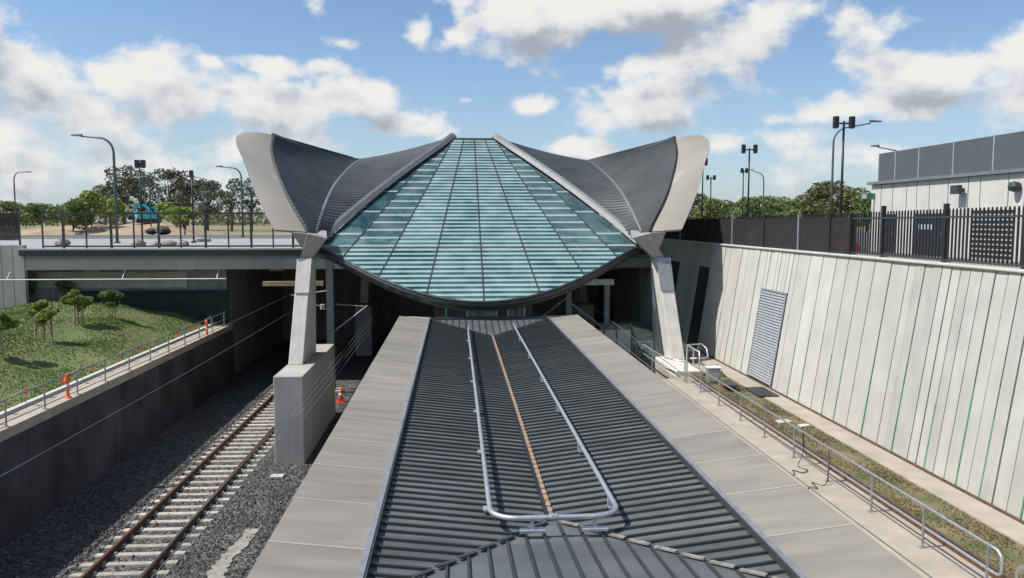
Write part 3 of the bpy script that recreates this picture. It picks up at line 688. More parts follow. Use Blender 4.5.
for back in (False, True):
    for s in (-1, 1):
        sg = s * (-1 if back else 1)
        for rows in (inner, outer):
            b = MB(); b.shell([[place(p, s, back) for p in r] for r in rows], .14 * sg * 1); kid(b, 'wing_sheet', M['wingmetal'], st)
        # fascia: cladding panels over a dark carrier
        b = MB(); b.shell([[place(p + Vector((0, .24, -.05)), s, back) for p in r] for r in fas], .17 * sg); kid(b, 'fascia_carrier', M['branch'], st)
        for k in range(0, NF, 3):
            rows = [list(r) for r in fas[k:k + 4]]
            if k + 3 < NF: rows[-1] = [a.lerp(c, .985) for a, c in zip(rows[-2], rows[-1])]
            b = MB(); b.shell([[place(p, s, back) for p in r] for r in rows], .04 * sg); kid(b, 'wing_fascia', M['fascia'], st)
        b = MB(); b.tube([place(p + Vector((0, -.03, .06)), s, back) for p in cV[::8]], .13, 8); kid(b, 'valley_rib', M['flashing'] if s > 0 else M['galv_dull'], st, smooth=True)
        # edge flashing over the glass border and the dark beam below it
        g = []
        for p in cE[::6]:
            q = Vector(p); g.append([place(q + Vector((-.18, 0, .13)), s, back), place(q + Vector((-.03, 0, .27)), s, back), place(q + Vector((.11, 0, .31)), s, back)])
        b = MB(); b.shell(g, .05 * sg); kid(b, 'edge_flashing', M['flashing'], st)
        b = MB(); b.tube([place(Vector(p) + Vector((-.14, 0, -.12)), s, back) for p in cE[::6]], .12, 8); kid(b, 'edge_beam', M['steel'], st, smooth=True)
        # branch, column, cap panel, pier
        b = MB(); X = lambda u: RX + s * u; Yk = lambda y: 2 * YM - y if back else y
        def hx(p):  # (u,y,z) eight points
            b.hexa([(X(u), Yk(y), z) for u, y, z in p])
        e = .34 if s > 0 else 0
        hx([(7.08 + e, 33.5, 7.35), (7.5 + e, 33.5, 7.35), (7.5 + e, 34.1, 7.35), (7.08 + e, 34.1, 7.35), (6.3, 33.2, 8.3), (7.1, 33.1, 8.5), (7.2, 34.4, 8.62), (6.5, 34.4, 8.6)])
        hx([(7.2 + e * .6, 33.5, 7.9), (7.4 + e * .6, 33.5, 7.9), (7.4 + e * .6, 34.0, 7.9), (7.2 + e * .6, 34.0, 7.9), (7.1, 33.2, 8.5), (7.8, 33.3, 8.56), (7.8, 33.8, 8.58), (7.1, 33.8, 8.5)])
        kid(b, 'branch', M['branch'], st, bevel=.03)
        b = MB(); hx([(7.15 + e * 1.7, 31.9, 3.32), (7.72 + e * 1.7, 31.9, 3.32), (7.72 + e * 1.7, 35.0, 3.32), (7.15 + e * 1.7, 35.0, 3.32), (7.0 + e * 1.3, 33.4, 7.42), (7.55 + e * 1.3, 33.4, 7.42), (7.55 + e * 1.3, 34.5, 7.42), (7.0 + e * 1.3, 34.5, 7.42)])
        kid(b, 'column', M['concrete_column'], st, bevel=.025)
        b = MB(); hx([(7.03 + e * 1.4, 32.86, 6.1), (7.6 + e * 1.4, 32.86, 6.1), (7.6 + e * 1.4, 32.92, 6.1), (7.03 + e * 1.4, 32.92, 6.1), (6.98 + e * 1.3, 33.34, 7.46), (7.57 + e * 1.3, 33.34, 7.46), (7.57 + e * 1.3, 33.41, 7.46), (6.98 + e * 1.3, 33.41, 7.46)])
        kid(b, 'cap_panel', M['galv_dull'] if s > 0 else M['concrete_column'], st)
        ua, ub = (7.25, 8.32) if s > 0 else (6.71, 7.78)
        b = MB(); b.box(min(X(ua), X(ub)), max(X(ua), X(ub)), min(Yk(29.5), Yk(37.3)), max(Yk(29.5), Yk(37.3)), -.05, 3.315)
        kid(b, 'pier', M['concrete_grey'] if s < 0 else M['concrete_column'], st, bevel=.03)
# metal roof joining the front and back halves
b = MB()
g = []
for i in range(13):
    Y = YM + .25 + 10.6 * i / 12; q = 2 * YM - Y; hw = wG(q); g.append([(RX - hw + 2 * hw * j / 8, Y, zg(q) - .06) for j in range(9)])
b.shell(g, .12); kid(b, 'back_roof', M['wingmetal'], st)
for s in (-1, 1):
    g = []
    a = Vector(cV[-1]); f = Vector(cFi[-1])
    for i in range(9):
        t = i / 8; p = a.lerp(f, t); g.append([(RX + s * p.x, p.y + (2 * YM - 2 * p.y) * k / 6, p.z - .02 - .3 * math.sin(math.pi * k / 6) * t) for k in range(7)])
    b = MB(); b.shell(g, .12 * -s); kid(b, 'saddle_sheet', M['wingmetal'], st)

# ------------------------------------------------------------------ bridge deck, abutment
br = thing('bridge_deck', 'shaded concrete road bridge deck crossing the railway left of the station roof', 'bridge', (-14, 46, 0))
b = MB(); b.box(-23.4, 11.9, 45.0, 62, 6.9, 7.5); kid(b, 'deck_slab', M['paving'], br)
b = MB(); b.box(-23.4, 11.9, 44.75, 44.99, 7.12, 7.42); kid(b, 'edge_channel', M['steel'], br)
b = MB(); b.box(-23.4, 11.9, 44.7, 45.2, 7.43, 7.52); kid(b, 'kerb', M['concrete'], br)
b = MB(); b.box(-23.4, 11.9, 45.0, 45.6, 6.35, 6.9); kid(b, 'edge_beam', M['concrete_grey'], br)
for x in (-20, -15, -10, -4.2, 3, 9):
    b = MB(); b.box(x - .4, x + .4, 45.62, 46.45 if x < -13 else 60.9, 6.2, 6.895); kid(b, 'girder', M['concrete_dark'], br)
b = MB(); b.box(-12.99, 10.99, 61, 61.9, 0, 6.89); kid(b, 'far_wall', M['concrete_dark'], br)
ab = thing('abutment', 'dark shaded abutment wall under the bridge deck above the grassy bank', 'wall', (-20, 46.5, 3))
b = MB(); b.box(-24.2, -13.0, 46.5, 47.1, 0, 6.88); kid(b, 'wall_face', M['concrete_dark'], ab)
b = MB(); b.box(-23.3, -15.2, 46.44, 46.49, 5.25, 6.15); kid(b, 'pale_band', M['concrete_grey'], ab)
b = MB(); b.box(-21, -12.9, 46.3, 46.38, 3.1, 5.1); kid(b, 'hoarding', M['green_net'], ab)
b = MB(); b.tube([(-25, 44.6, 5.86), (-12.5, 44.6, 5.86)], .03, 6)
for x in (-24, -18, -13): b.tube([(x, 44.6, 5.86), (x, 45.1, 6.4)], .02, 5)
kid(b, 'reflected_line', M['white'], br)  # white tube and stays added for a pale line reflected in the glass
ww = thing('wing_wall', 'ribbed grey wing wall at the left end of the bridge', 'wall', (-29, 45, 3))
x = -34.0
while x < -23.45:
    b = MB(); b.box(x, x + .57, 44.95, 45.25, 2.5, 7.7); kid(b, 'wall_panel', M['concrete_grey'], ww); x += .6
b = MB(); b.box(-34, -23.45, 45.26, 45.7, 2.5, 7.68); kid(b, 'backing', M['concrete_dark'], ww)
b = MB(); b.box(-60, -23.45, 45.75, 62, 6.5, 7.5); struct(b.build('plaza', M['paving']))

# bridge fence
cw = thing('cutting_wall', 'dark side walls closing the cutting in the shade under the bridge deck', 'wall', (-13, 55, 0))
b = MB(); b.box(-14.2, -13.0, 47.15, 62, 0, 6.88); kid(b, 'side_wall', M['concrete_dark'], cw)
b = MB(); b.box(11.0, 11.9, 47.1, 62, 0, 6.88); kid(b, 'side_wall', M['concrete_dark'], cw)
bf = thing('bridge_fence', 'dark post and rail screen fence along the edge of the bridge deck', 'fence', (-15, 45, 7.5))
for px in (62, 109, 157, 179, 227, 250, 274): pass
XP = [at_y(px, 240, 45).x for px in (40, 61, 84, 109, 132, 157, 179, 204, 227, 250, 272, 292)]
for i, x in enumerate(XP):
    t = .055 if i % 2 else .034
    b = MB(); b.box(x - t, x + t, 45.3 - t, 45.3 + t, 7.5, 9.4); kid(b, 'post', M['steel'], bf)
x1 = XP[-1] + .5
b = MB(); b.bar((XP[0], 45.3, 9.42), (x1, 45.3, 9.42), .1, .1); kid(b, 'top_rail', M['steel'], bf)
b = MB(); b.bar((XP[0], 45.3, 7.62), (x1, 45.3, 7.62), .07, .09); kid(b, 'bottom_rail', M['steel'], bf)
b = MB()
for z in (8.9,): b.bar((XP[0], 45.3, z), (x1, 45.3, z), .02, .02)
kid(b, 'mid_rail', M['steel'], bf)
sf = thing('screen_fence', 'fence covered in dark brown shade cloth on the wing wall at far left', 'fence', (-28, 45.2, 7.7))
for x in (-34, -31, -28, -25.9, -23.6):
    b = MB(); b.box(x - .04, x + .04, 45.3, 45.38, 7.7, 9.45); kid(b, 'post', M['steel'], sf)
b = MB(); b.bar((-34, 45.34, 9.42), (-23.5, 45.34, 9.42), .07, .07); kid(b, 'top_rail', M['steel'], sf)
b = MB(); b.box(-34, -23.6, 45.4, 45.42, 7.95, 9.38); kid(b, 'shade_cloth', mat_screen('brown_cloth', (.05, .042, .038), .25), sf)

# ------------------------------------------------------------------ things under and in front of the station
pb = thing('platform_building', 'dark glazed platform building under the glass roof beyond the canopy', 'building', (RX, 34, 1.1))
b = MB(); b.box(-.9, 3.3, 34.2, 44, 1.1, 6.0); kid(b, 'wall', M['dark_door'], pb)
for x0, x1, m in ((-.75, -.05, 'black'), (.55, .95, 'glass_door'), (1.0, 1.7, 'glass_door'), (2.3, 2.55, 'glass_door'), (2.6, 2.9, 'glass_door')):
    b = MB(); b.box(x0, x1, 34.1, 34.19, 1.2, 5.6); kid(b, 'window', M[m], pb)
for x in (-.4, .5, 1.75, 2.25, 2.95):
    b = MB(); b.box(x - .04, x + .04, 34.0, 34.09, 1.1, 5.8); kid(b, 'mullion', M['galv_dull'] if x != -.4 else mat('green_stripe', (.02, .4, .12), .6, var=.05), pb)
for s in (-1, 1):
    b = MB(); x = RX + s * 3.6
    for k in range(10): b.box(x - .5, x + .5, 33 + k * .35, 33 + k * .35 + .36, 1.1, 1.3 + k * .25)
    tag(b.build('staircase', M['concrete_grey']), 'shaded concrete stair beside the platform building on its %s side' % ('left' if s < 0 else 'right'), 'stairs', 'stairs under the station roof')

# overhead line masts
ms = thing('overhead_mast', 'grey steel overhead-line mast standing left of the platform behind the big pier', 'mast', (-6.5, 42, 0))
b = MB(); b.box(-6.68, -6.32, 41.85, 41.9, 0, 7.1); b.box(-6.68, -6.32, 42.1, 42.15, 0, 7.1); b.box(-6.54, -6.46, 41.9, 42.1, 0, 7.1); kid(b, 'post', M['mast'], ms)
b = MB(); b.box(-7.0, -6.0, 41.6, 42.4, -.05, .18); kid(b, 'footing', M['concrete'], ms)
b = MB(); b.tube([(-6.6, 42, 4.4), (-8.5, 42, 5.2)], .035, 6); b.tube([(-6.6, 42, 5.4), (-8.4, 42, 5.15)], .03, 6); b.tube([(-8.5, 42, 5.2), (-7.6, 42, 4.45)], .025, 6); kid(b, 'cantilever', M['galv_dull'], ms)
for x in (-6.85, -6.95):
    b = MB(); b.lathe(x, 42, [(.03, 4.4), (.09, 4.45), (.04, 4.5), (.09, 4.55), (.04, 4.6), (.09, 4.65), (.03, 4.7)]); kid(b, 'insulator', M['insul'], ms)
b = MB(); b.tube([(-6.4, 42, 3.2), (-4.6, 42, 4.6)], .035, 6); b.tube([(-6.4, 42, 4.7), (-4.6, 42, 4.55)], .03, 6); kid(b, 'stay', M['galv_dull'], ms)
b = MB(); b.box(-10.0, -6.9, 42.3, 42.5, 5.62, 5.86); tag(b.build('timber_beam', M['timber']), 'tan timber beam hung across under the bridge left of the column', 'beam')
m2 = thing('overhead_mast', 'grey steel goalpost mast with cross arm right of the platform under the glass roof', 'mast', (6.3, 36, 0))
for x in (5.15, 6.9):
    b = MB(); b.box(x - .12, x + .12, 35.9, 36.15, 0, 6.1); kid(b, 'post', M['mast'], m2)
b = MB(); b.box(4.9, 7.2, 35.85, 36.2, 6.1, 6.35); kid(b, 'cross_arm', M['galv_dull'], m2)
b = MB(); b.tube([(5.15, 36, 5.6), (3.6, 36, 4.4)], .04, 6); b.tube([(5.15, 36, 4.2), (3.2, 36, 4.5)], .035, 6); b.tube([(5.2, 36, 5.3), (6.9, 36, 4.0)], .04, 6); kid(b, 'stay', M['galv_dull'], m2)
b = MB(); b.lathe(3.9, 36, [(.03, 4.3), (.1, 4.4), (.04, 4.45), (.1, 4.5), (.04, 4.55), (.1, 4.6), (.03, 4.75)]); kid(b, 'insulator', M['insul'], m2)
# equipment cubicle with mesh railings, right of the platform
eq = thing('equipment_cage', 'grey mesh cage of equipment panels beside the right column', 'cage', (6.8, 33.5, 0))
for x0, x1 in ((5.9, 6.4), (6.45, 6.95), (7.0, 7.6)):
    b = MB(); b.box(x0, x1, 34.0, 34.06, 1.4, 4.3); kid(b, 'panel', M['galv_dull'], eq)
for x in (5.87, 6.42, 6.97, 7.63):
    b = MB(); b.box(x - .02, x + .02, 33.95, 33.99, 0, 4.5); kid(b, 'frame_post', M['steel'], eq)
b = MB(); b.bar((5.87, 33.97, 4.52), (7.63, 33.97, 4.52), .05, .05); kid(b, 'frame_rail', M['steel'], eq)
# steel stair railing down in the trench
sr = thing('handrail', 'dark double steel railing in the trench between canopy and right column', 'handrail', (5.3, 30, 1))
for i in range(6):
    y = 26 + i * 1.9; b = MB(); b.cyl(5.35, y, .9, 4.0, .04, n=6); kid(b, 'post', M['steel'], sr)
for z in (3.1, 3.5, 3.98):
    b = MB(); b.tube([(5.35, 25, z), (5.35, 36, z)], .03, 6); kid(b, 'rail', M['galv_dull'], sr)

# overhead wires
def wire(pts, label, group='overhead wires of the railway', r=.011):
    b = MB(); out = []
    for a, c in zip(pts, pts[1:]):
        for k in range(10):
            t = k / 10; p = Vector(a).lerp(Vector(c), t); p.z -= .12 * 4 * t * (1 - t) * (1 if r < .02 else 0); out.append(p)
    out.append(Vector(pts[-1])); b.tube(out, r, 5)
    return tag(b.build('overhead_wire', M['mast']), label, 'wire', group)
wire([(-8.57, 6, 4.3), (-8.57, 42, 4.3), (-8.57, 60, 4.3)], 'lower contact wire above the left railway track')
wire([(-8.57, 6, 5.3), (-8.57, 42, 5.2), (-8.57, 60, 5.2)], 'upper messenger wire above the left railway track')
for i, (x, z, t) in enumerate(((-4.9, 2.85, 'lowest'), (-4.9, 3.1, 'second lowest'), (-4.75, 3.5, 'second highest'), (-4.75, 3.72, 'highest'))):
    wire([(x, 10, z), (x + .1, 40, z), (x + .1, 58, z)], '%s of four thin feeder wires passing in front of the left pier' % t, 'feeder wires past the left pier')
wire([(6.45, 6, 4.2), (6.45, 36, 4.3), (6.45, 60, 4.3)], 'thin dark contact wire right of the canopy edge', r=.011)
wire([(6.2, 6, 4.75), (6.4, 36, 5.0), (6.4, 60, 5.0)], 'thin dark messenger wire along the foot of the right path', r=.011)

# ------------------------------------------------------------------ right retaining wall (battered), panels, louvre, doorways
XW0, XW1, ZW0, ZW1 = 11.0, 11.7, 3.15, 7.93
def xw(z): return XW0 + (XW1 - XW0) * (z - ZW0) / (ZW1 - ZW0)
rwall = thing('retaining_wall', 'tall pale sunlit concrete panel wall leaning back along the right side of the cutting', 'wall', (11.4, 28, 3.1))
def wpanel(y0, y1, z0, z1, name='wall_panel', m='concrete', d=0.0, th=.2):
    b = MB(); o = d
    b.hexa([(xw(z0) + o, y0, z0), (xw(z0) + o + th, y0, z0), (xw(z0) + o + th, y1, z0), (xw(z0) + o, y1, z0),
            (xw(z1) + o, y0, z1), (xw(z1) + o + th, y0, z1), (xw(z1) + o + th, y1, z1), (xw(z1) + o, y1, z1)])
    return kid(b, name, M[m], rwall)
wpanel(4, 47, 3.0, 7.8, 'backing', 'concrete_dark', .06, .5)
LV = (26.9, 29.25, 3.2, 6.5)      # louvre
DR = [(35.6, 37.3, 3.15, 6.9), (40.5, 42.5, 3.15, 6.9)]
widths = []
y = 6.0; rnd = random.Random(3); runs = [(9.0, 1.55), (13.9, .9), (17.2, .42), (19.6, .36), (23.2, .8), (26.9, .93), (29.25, .335), (47, .66)]
ys = [6.0]
stops = sorted([LV[0], LV[1]] + [q for d in DR for q in d[:2]])
while ys[-1] < 46.6:
    wd = next((q for lim, q in runs if ys[-1] < lim - .05), .66); nx_y = ys[-1] + wd * rnd.choice((1, 1, 1.05, .95))
    for q in stops:
        if ys[-1] < q - .001 and nx_y > q - .15: nx_y = q; break
    ys.append(nx_y)
joints = []
for y0, y1 in zip(ys, ys[1:]):
    mid = (y0 + y1) / 2; gap = .034 if y1 - y0 < .6 else .042
    spans = [(ZW0, ZW1)]
    if LV[0] < mid < LV[1]: spans = [(LV[3], ZW1)]
    for d in DR:
        if d[0] < mid < d[1]: spans = [(d[3], ZW1)]
    for z0, z1 in spans: wpanel(y0, y1 - gap, z0, z1, m='concrete_b' if y1 - y0 < .6 and mid < 26 else 'concrete', d=rnd.uniform(-.012, .012))
    joints.append((y1 - gap / 2, gap))
b = MB(); b.box(XW1 - .08, XW1 + .28, 4, 47, ZW1 + .003, ZW1 + .07); kid(b, 'coping', M['concrete'], rwall, bevel=.02)
b = MB(); b.box(XW1 + .3, XW1 + .34, 4, 47, ZW1 - .6, ZW1 + .1); kid(b, 'coping_back', M['concrete'], rwall)
# green drainage strips in the joints' lower part
gy = [14.35, 15.6, 16.7, 17.8, 19.0, 20.3, 21.9, 23.3, 24.6, 26.0, 29.9, 30.9, 32.3, 33.0]
gh = [1.9, 1.7, 2.2, 1.6, 2.3, 2.0, 2.4, 1.9, 2.3, 1.8, 2.2, 2.2, 1.7, 2.0]
for y, h in zip(gy, gh):
    jy = min(joints, key=lambda q: abs(q[0] - y))[0]
    wpanel(jy - .016, jy + .016, ZW0 + .02, ZW0 + h, 'drain_strip', 'green', -.016, .04)
lv = wpanel(LV[0] + .04, LV[1] - .04, LV[2], LV[3] - .04, 'louvre_vent', 'mast', .03, .05)
b = MB(); z = LV[2] + .05
while z < LV[3] - .1:
    b.hexa([(xw(z) - .03, LV[0] + .08, z), (xw(z) - .015, LV[0] + .08, z - .01), (xw(z) - .015, LV[1] - .08, z - .01), (xw(z) - .03, LV[1] - .08, z),
            (xw(z) + .03, LV[0] + .08, z + .075), (xw(z) + .045, LV[0] + .08, z + .065), (xw(z) + .045, LV[1] - .08, z + .065), (xw(z) + .03, LV[1] - .08, z + .075)]); z += .1
o = b.build('slats', M['louvre'], lv)
b = MB()
for y in (LV[0] + .05, LV[1] - .05): b.bar((xw(LV[2]) - .02, y, LV[2]), (xw(LV[3]) - .01, y, LV[3]), .04, .03)
b.bar((xw(LV[3]) - .02, LV[0] + .02, LV[3] - .03), (xw(LV[3]) - .02, LV[1] - .02, LV[3] - .03), .04, .04); b.build('frame', M['louvre'], lv)
for d in DR: wpanel(d[0] + .03, d[1] - .03, d[2], d[3] - .03, 'doorway', 'dark_door', .05, .04)
b = MB(); b.box(10.93, 10.995, 4, 36, 3.151, 3.19); tag(b.build('drain_channel', M['rail']), 'narrow rusty drain channel at the foot of the right wall', 'drain')

# palisade fence on the wall
pf = thing('palisade_fence', 'black palisade security fence on top of the right retaining wall', 'fence', (11.85, 28, 8.0))
XF = 11.86
posts = [10.4, 13.2, 15.9, 18.65, 21.5, 23.2, 24.5, 26.8, 29.9, 33.4, 37.2, 41.3, 46.2]
for i, y in enumerate(posts):
    hgt = 9.42 if y < 23 else 9.22
    b = MB(); b.box(XF - (.05 if y < 23 else .11), XF + .05, y - .05, y + .05, 7.98, hgt); kid(b, 'post', M['galv_dull'] if y > 24 and i % 2 else M['black'], pf)
for y0, y1 in zip(posts, posts[1:]):
    b = MB(); y = y0 + .1
    while y < y1 - .06:
        wd = .021; tp_ = 9.27 - .0088 * (y - 17)
        b.box(XF - .015, XF + .015, y - wd, y + wd, 8.03, tp_); b.box(XF - .015, XF + .015, y - .012, y + .012, tp_, tp_ + .04); y += .14
    kid(b, 'picket_panel', M['black'], pf)
    for z in (9.1, 8.06):
        b = MB(); b.bar((XF - .035, y0, z - (.004 * (y0 - 17) if z > 9 else 0)), (XF - .035, y1, z - (.004 * (y1 - 17) if z > 9 else 0)), .04, .045); kid(b, 'rail', M['steel'], pf)
b = MB(); b.box(XF - .075, XF - .068, 23.25, 46, 8.02, 9.08); kid(b, 'shade_cloth', M['shade'], pf)

# ------------------------------------------------------------------ service building, right
sb = thing('service_building', 'low pale concrete panel building with dark clad parapet behind the black fence', 'building', (17, 20, 8))
XB = 14.0
b = MB(); b.box(XB + .08, 24, 11, 26.15, 7.98, 10.2); kid(b, 'core', M['concrete_dark'], sb)
edges = [11, 12.6, 14.2, 15.8, 17.4, 18.6, 19.5, 20.6, 21.1, 22.0, 22.9, 23.55, 24.1, 24.9, 25.6, 26.2]
for y0, y1 in zip(edges, edges[1:]):
    b = MB(); b.box(XB, XB + .075, y0, y1 - .035, 7.98, 10.2); kid(b, 'wall_panel', M['bwall'], sb)
b = MB(); b.box(XB + .02, XB + .3, 26.17, 26.22, 7.98, 10.2); kid(b, 'wall_panel', M['bwall'], sb)
b = MB(); b.box(XB - .12, 24, 11, 26.3, 10.21, 10.3); kid(b, 'roof_edge', M['flashing'], sb)
y = 11.0
for y0, y1 in zip([11, 12.9, 14.8, 16.6, 18.4, 20.2, 21.9, 23.6, 24.9], [12.9, 14.8, 16.6, 18.4, 20.2, 21.9, 23.6, 24.9, 25.9]):
    b = MB(); b.box(XB + .05, XB + .12, y0, y1 - .03, 10.305, 11.22); kid(b, 'parapet_panel', M['parapet'], sb)
    b = MB(); b.box(XB + .04, XB + .1, y1 - .04, y1 + .01, 10.305, 11.225); kid(b, 'parapet_joint', M['galv'], sb)
b = MB(); b.box(XB + .13, 24, 11, 25.85, 10.305, 11.18); kid(b, 'parapet_core', M['parapet'], sb)
for y0, y1 in ((22.05, 23.6), (24.6, 25.3)):
    b = MB(); b.box(XB - .03, XB - .003, y0, y1, 7.98, 9.22); d = kid(b, 'door', M['dark_door'], sb)
    b = MB(); b.box(XB - .06, XB - .035, y0 + .1, y0 + .14, 8.5, 8.7); b.build('handle', M['galv'], d)
# grille door (level slats)
b = MB(); b.box(XB - .02, XB - .003, 19.2, 20.85, 7.98, 9.35); gd = kid(b, 'grille_door', M['bwall'], sb)
b = MB(); z = 8.05
while z < 9.32: b.box(XB - .05, XB - .022, 19.2, 20.85, z, z + .06); z += .13
b.build('slats', M['black'], gd)
b = MB(); b.box(XB - .04, XB - .031, 22.6, 23.3, 8.75, 8.9)
kid(b, 'door_plate', M['plate'], sb)
b = MB(); b.box(XB - .16, XB - .005, 21.22, 21.32, 9.8, 9.9); b.box(XB - .28, XB - .16, 21.1, 21.45, 9.74, 9.98); kid(b, 'floodlight', M['steel'], sb)
b = MB(); b.lathe(XB - .12, 19.1, [(.02, 9.72), (.12, 9.76), (.15, 9.85), (.12, 9.95), (.02, 9.98)]); b.box(XB - .1, XB - .003, 19.05, 19.15, 9.86, 9.92); kid(b, 'camera_dome', M['steel'], sb)
b = MB(); b.box(XB - .45, XB - .005, 25.95, 26.01, 9.72, 9.92); kid(b, 'hanging_sign', M['sign'], sb)
b = MB(); b.box(XB - .44, XB - .3, 25.935, 25.948, 9.74, 9.9); kid(b, 'sign_symbol', M['white'], sb)

# ------------------------------------------------------------------ right handrail on the path
hr = thing('handrail', 'galvanised two-rail handrail along the sunlit concrete path below the right wall', 'handrail', (8.4, 20, 3.1))
py = [11.75, 13.5, 15.3, 17.2, 19.05, 20.95, 22.8, 24.75, 26.7, 28.6]
XH = 8.42; HH = .78
for y in py:
    b = MB(); b.cyl(XH, y, 3.1, 3.1 + HH, .024, n=8); b.box(XH - .06, XH + .06, y - .05, y + .05, 3.1, 3.115); kid(b, 'post', M['galv_dull'], hr, smooth=False)
def loop_end(y0, sgn):
    return [(XH, y0 + sgn * .0, 3.1 + HH), (XH, y0 + sgn * .22, 3.1 + HH), (XH, y0 + sgn * .3, 3.1 + HH - .06), (XH, y0 + sgn * .33, 3.1 + HH - .15), (XH, y0 + sgn * .33, 3.1 + HH * .5 + .08), (XH, y0 + sgn * .28, 3.1 + HH * .5 + .02), (XH, y0 + sgn * .2, 3.1 + HH * .5)]
le = loop_end(py[0], -1); la = loop_end(py[-1], 1)
b = MB(); b.tube([(XH, py[-1], 3.1 + HH), (XH, py[0], 3.1 + HH)] + le[1:] + [(XH, py[0], 3.1 + HH * .5), (XH, py[-1], 3.1 + HH * .5)], .024, 8); kid(b, 'rail', M['galv'], hr, smooth=True)
h2 = thing('handrail', 'short galvanised handrail loop continuing the path rail at the bottom right corner', 'handrail', (8.42, 12, 3.1))
b = MB(); b.tube([(XH, 7, 3.88), (XH, 10.8, 3.88), (XH, 11.0, 3.84), (XH, 11.08, 3.74), (XH, 11.08, 3.3), (XH, 11.08, 3.1)], .024, 8); kid(b, 'rail', M['galv'], h2, smooth=True)
b = MB(); b.cyl(XH, 9.5, 3.1, 3.88, .024, n=8); kid(b, 'post', M['galv_dull'], h2)
h3 = thing('handrail', 'galvanised handrail bending round the foot of the right pier', 'handrail', (8.2, 30, 3.1))
pts = [(XH, 28.2, 3.88), (7.86, 29.2, 3.88), (7.8, 31, 3.88), (7.8, 40, 3.88)]
b = MB(); b.tube(pts, .024, 8); b.tube([(p[0], p[1], 3.5) for p in pts], .024, 8); kid(b, 'rail', M['galv'], h3, smooth=True)
for p in ((XH - .03, 28.25), (7.8, 31), (7.8, 34), (7.8, 37)):
    b = MB(); b.cyl(p[0], p[1], 2.2 if p[0] < 8 else 3.1, 3.88, .024, n=8); kid(b, 'post', M['galv_dull'], h3)
h4 = thing('handrail', 'low galvanised guard rail beside the right column in front of the wall', 'handrail', (9.2, 32, 3.2))
b = MB(); b.tube([(9.3, 29.7, 3.2), (9.3, 29.7, 4.0), (9.35, 31.5, 4.0), (10.0, 31.7, 4.0), (10.15, 31.5, 3.85), (10.15, 31.3, 3.55), (10.0, 31.2, 3.5), (9.4, 31.2, 3.5)], .03, 8); kid(b, 'rail', M['galv'], h4, smooth=True)
for y in (30.6, 31.5):
    b = MB(); b.cyl(9.34, y, 3.2, 4.0, .028, n=8); kid(b, 'post', M['galv'], h4)
# small things on the strip and the path
cab = thing('junction_cabinet', 'small pale grey cabinet standing on the weedy strip near the right pier', 'cabinet', (9.35, 28.3, 3.12))
b = MB(); b.box(9.15, 9.6, 28.1, 28.45, 3.12, 3.66); kid(b, 'case', M['galv_dull'], cab, bevel=.02)
b = MB(); b.box(9.12, 9.63, 28.07, 28.48, 3.665, 3.7); kid(b, 'lid', M['white'], cab)
b = MB(); b.box(9.2, 9.55, 28.085, 28.098, 3.2, 3.6); kid(b, 'door', M['concrete'], cab)
b = MB(); b.box(10.1, 10.75, 25.6, 27.0, 3.151, 3.2); tag(b.build('pit_cover', M['steel']), 'dark flat steel pit cover on the concrete strip below the louvre', 'cover')
b = MB(); b.box(9.3, 9.7, 26.6, 27.5, 3.3, 3.36); b.cyl(9.5, 27, 3.12, 3.3, .06); tag(b.build('pipe_tray', M['steel'], bevel=.01), 'dark low metal tray on a stub beside the pale cabinet', 'tray')
b = MB(); b.box(8.5, 8.8, 26.8, 27.7, 3.1, 3.17); tag(b.build('steel_plate', M['galv'], bevel=.01), 'shiny galvanised plate lying on the path near the cabinet', 'plate')
b = MB(); b.box(9.5, 10.1, 29.3, 29.55, 3.12, 3.35); tag(b.build('concrete_block', M['concrete_path'], bevel=.02), 'pale concrete block lying on the strip behind the cabinet', 'block')
for (x, y, r, lab) in ((9.55, 22.4, .2, 'larger flat broken slab on the weeds halfway along the strip'), (9.95, 21.9, .15, 'smaller flat broken slab on the weeds beside a larger one')):
    b = MB(); b.hexa([(x - r, y - r, 3.1), (x + r, y - r * .8, 3.1), (x + r * .9, y + r, 3.1), (x - r * .8, y + r * .9, 3.1), (x - r, y - r, 3.16), (x + r, y - r * .8, 3.19), (x + r * .9, y + r, 3.17), (x - r * .8, y + r * .9, 3.15)])
    tag(b.build('broken_slab', M['concrete']), lab, 'slab', 'broken slabs on the weedy strip')
def cable(pts, lab):
    b = MB(); b.tube(curve(pts, 40), .011, 6); tag(b.build('cable', M['black'], smooth=True), lab, 'cable', 'loose cables hanging from the path rail')
cable([(8.95, 18.6, 3.22), (8.5, 18.5, 3.3), (8.4, 18.5, 3.88), (8.36, 18.4, 3.4), (8.2, 18.3, 3.12), (8.3, 18.0, 3.12), (8.1, 17.8, 3.12), (7.95, 18.0, 3.12), (7.85, 17.7, 3.12), (7.7, 17.6, 3.0), (7.68, 17.5, 2.4)], 'farther loose black cable looping off the path handrail')
cable([(8.95, 17.2, 3.22), (8.45, 17.2, 3.4), (8.42, 17.2, 3.88), (8.38, 17.1, 3.35), (8.2, 16.9, 3.12), (8.0, 17.1, 3.12), (7.95, 16.7, 3.12), (7.8, 16.8, 3.12), (7.7, 16.6, 3.0), (7.68, 16.6, 2.4)], 'nearer loose black cable looping off the path handrail')
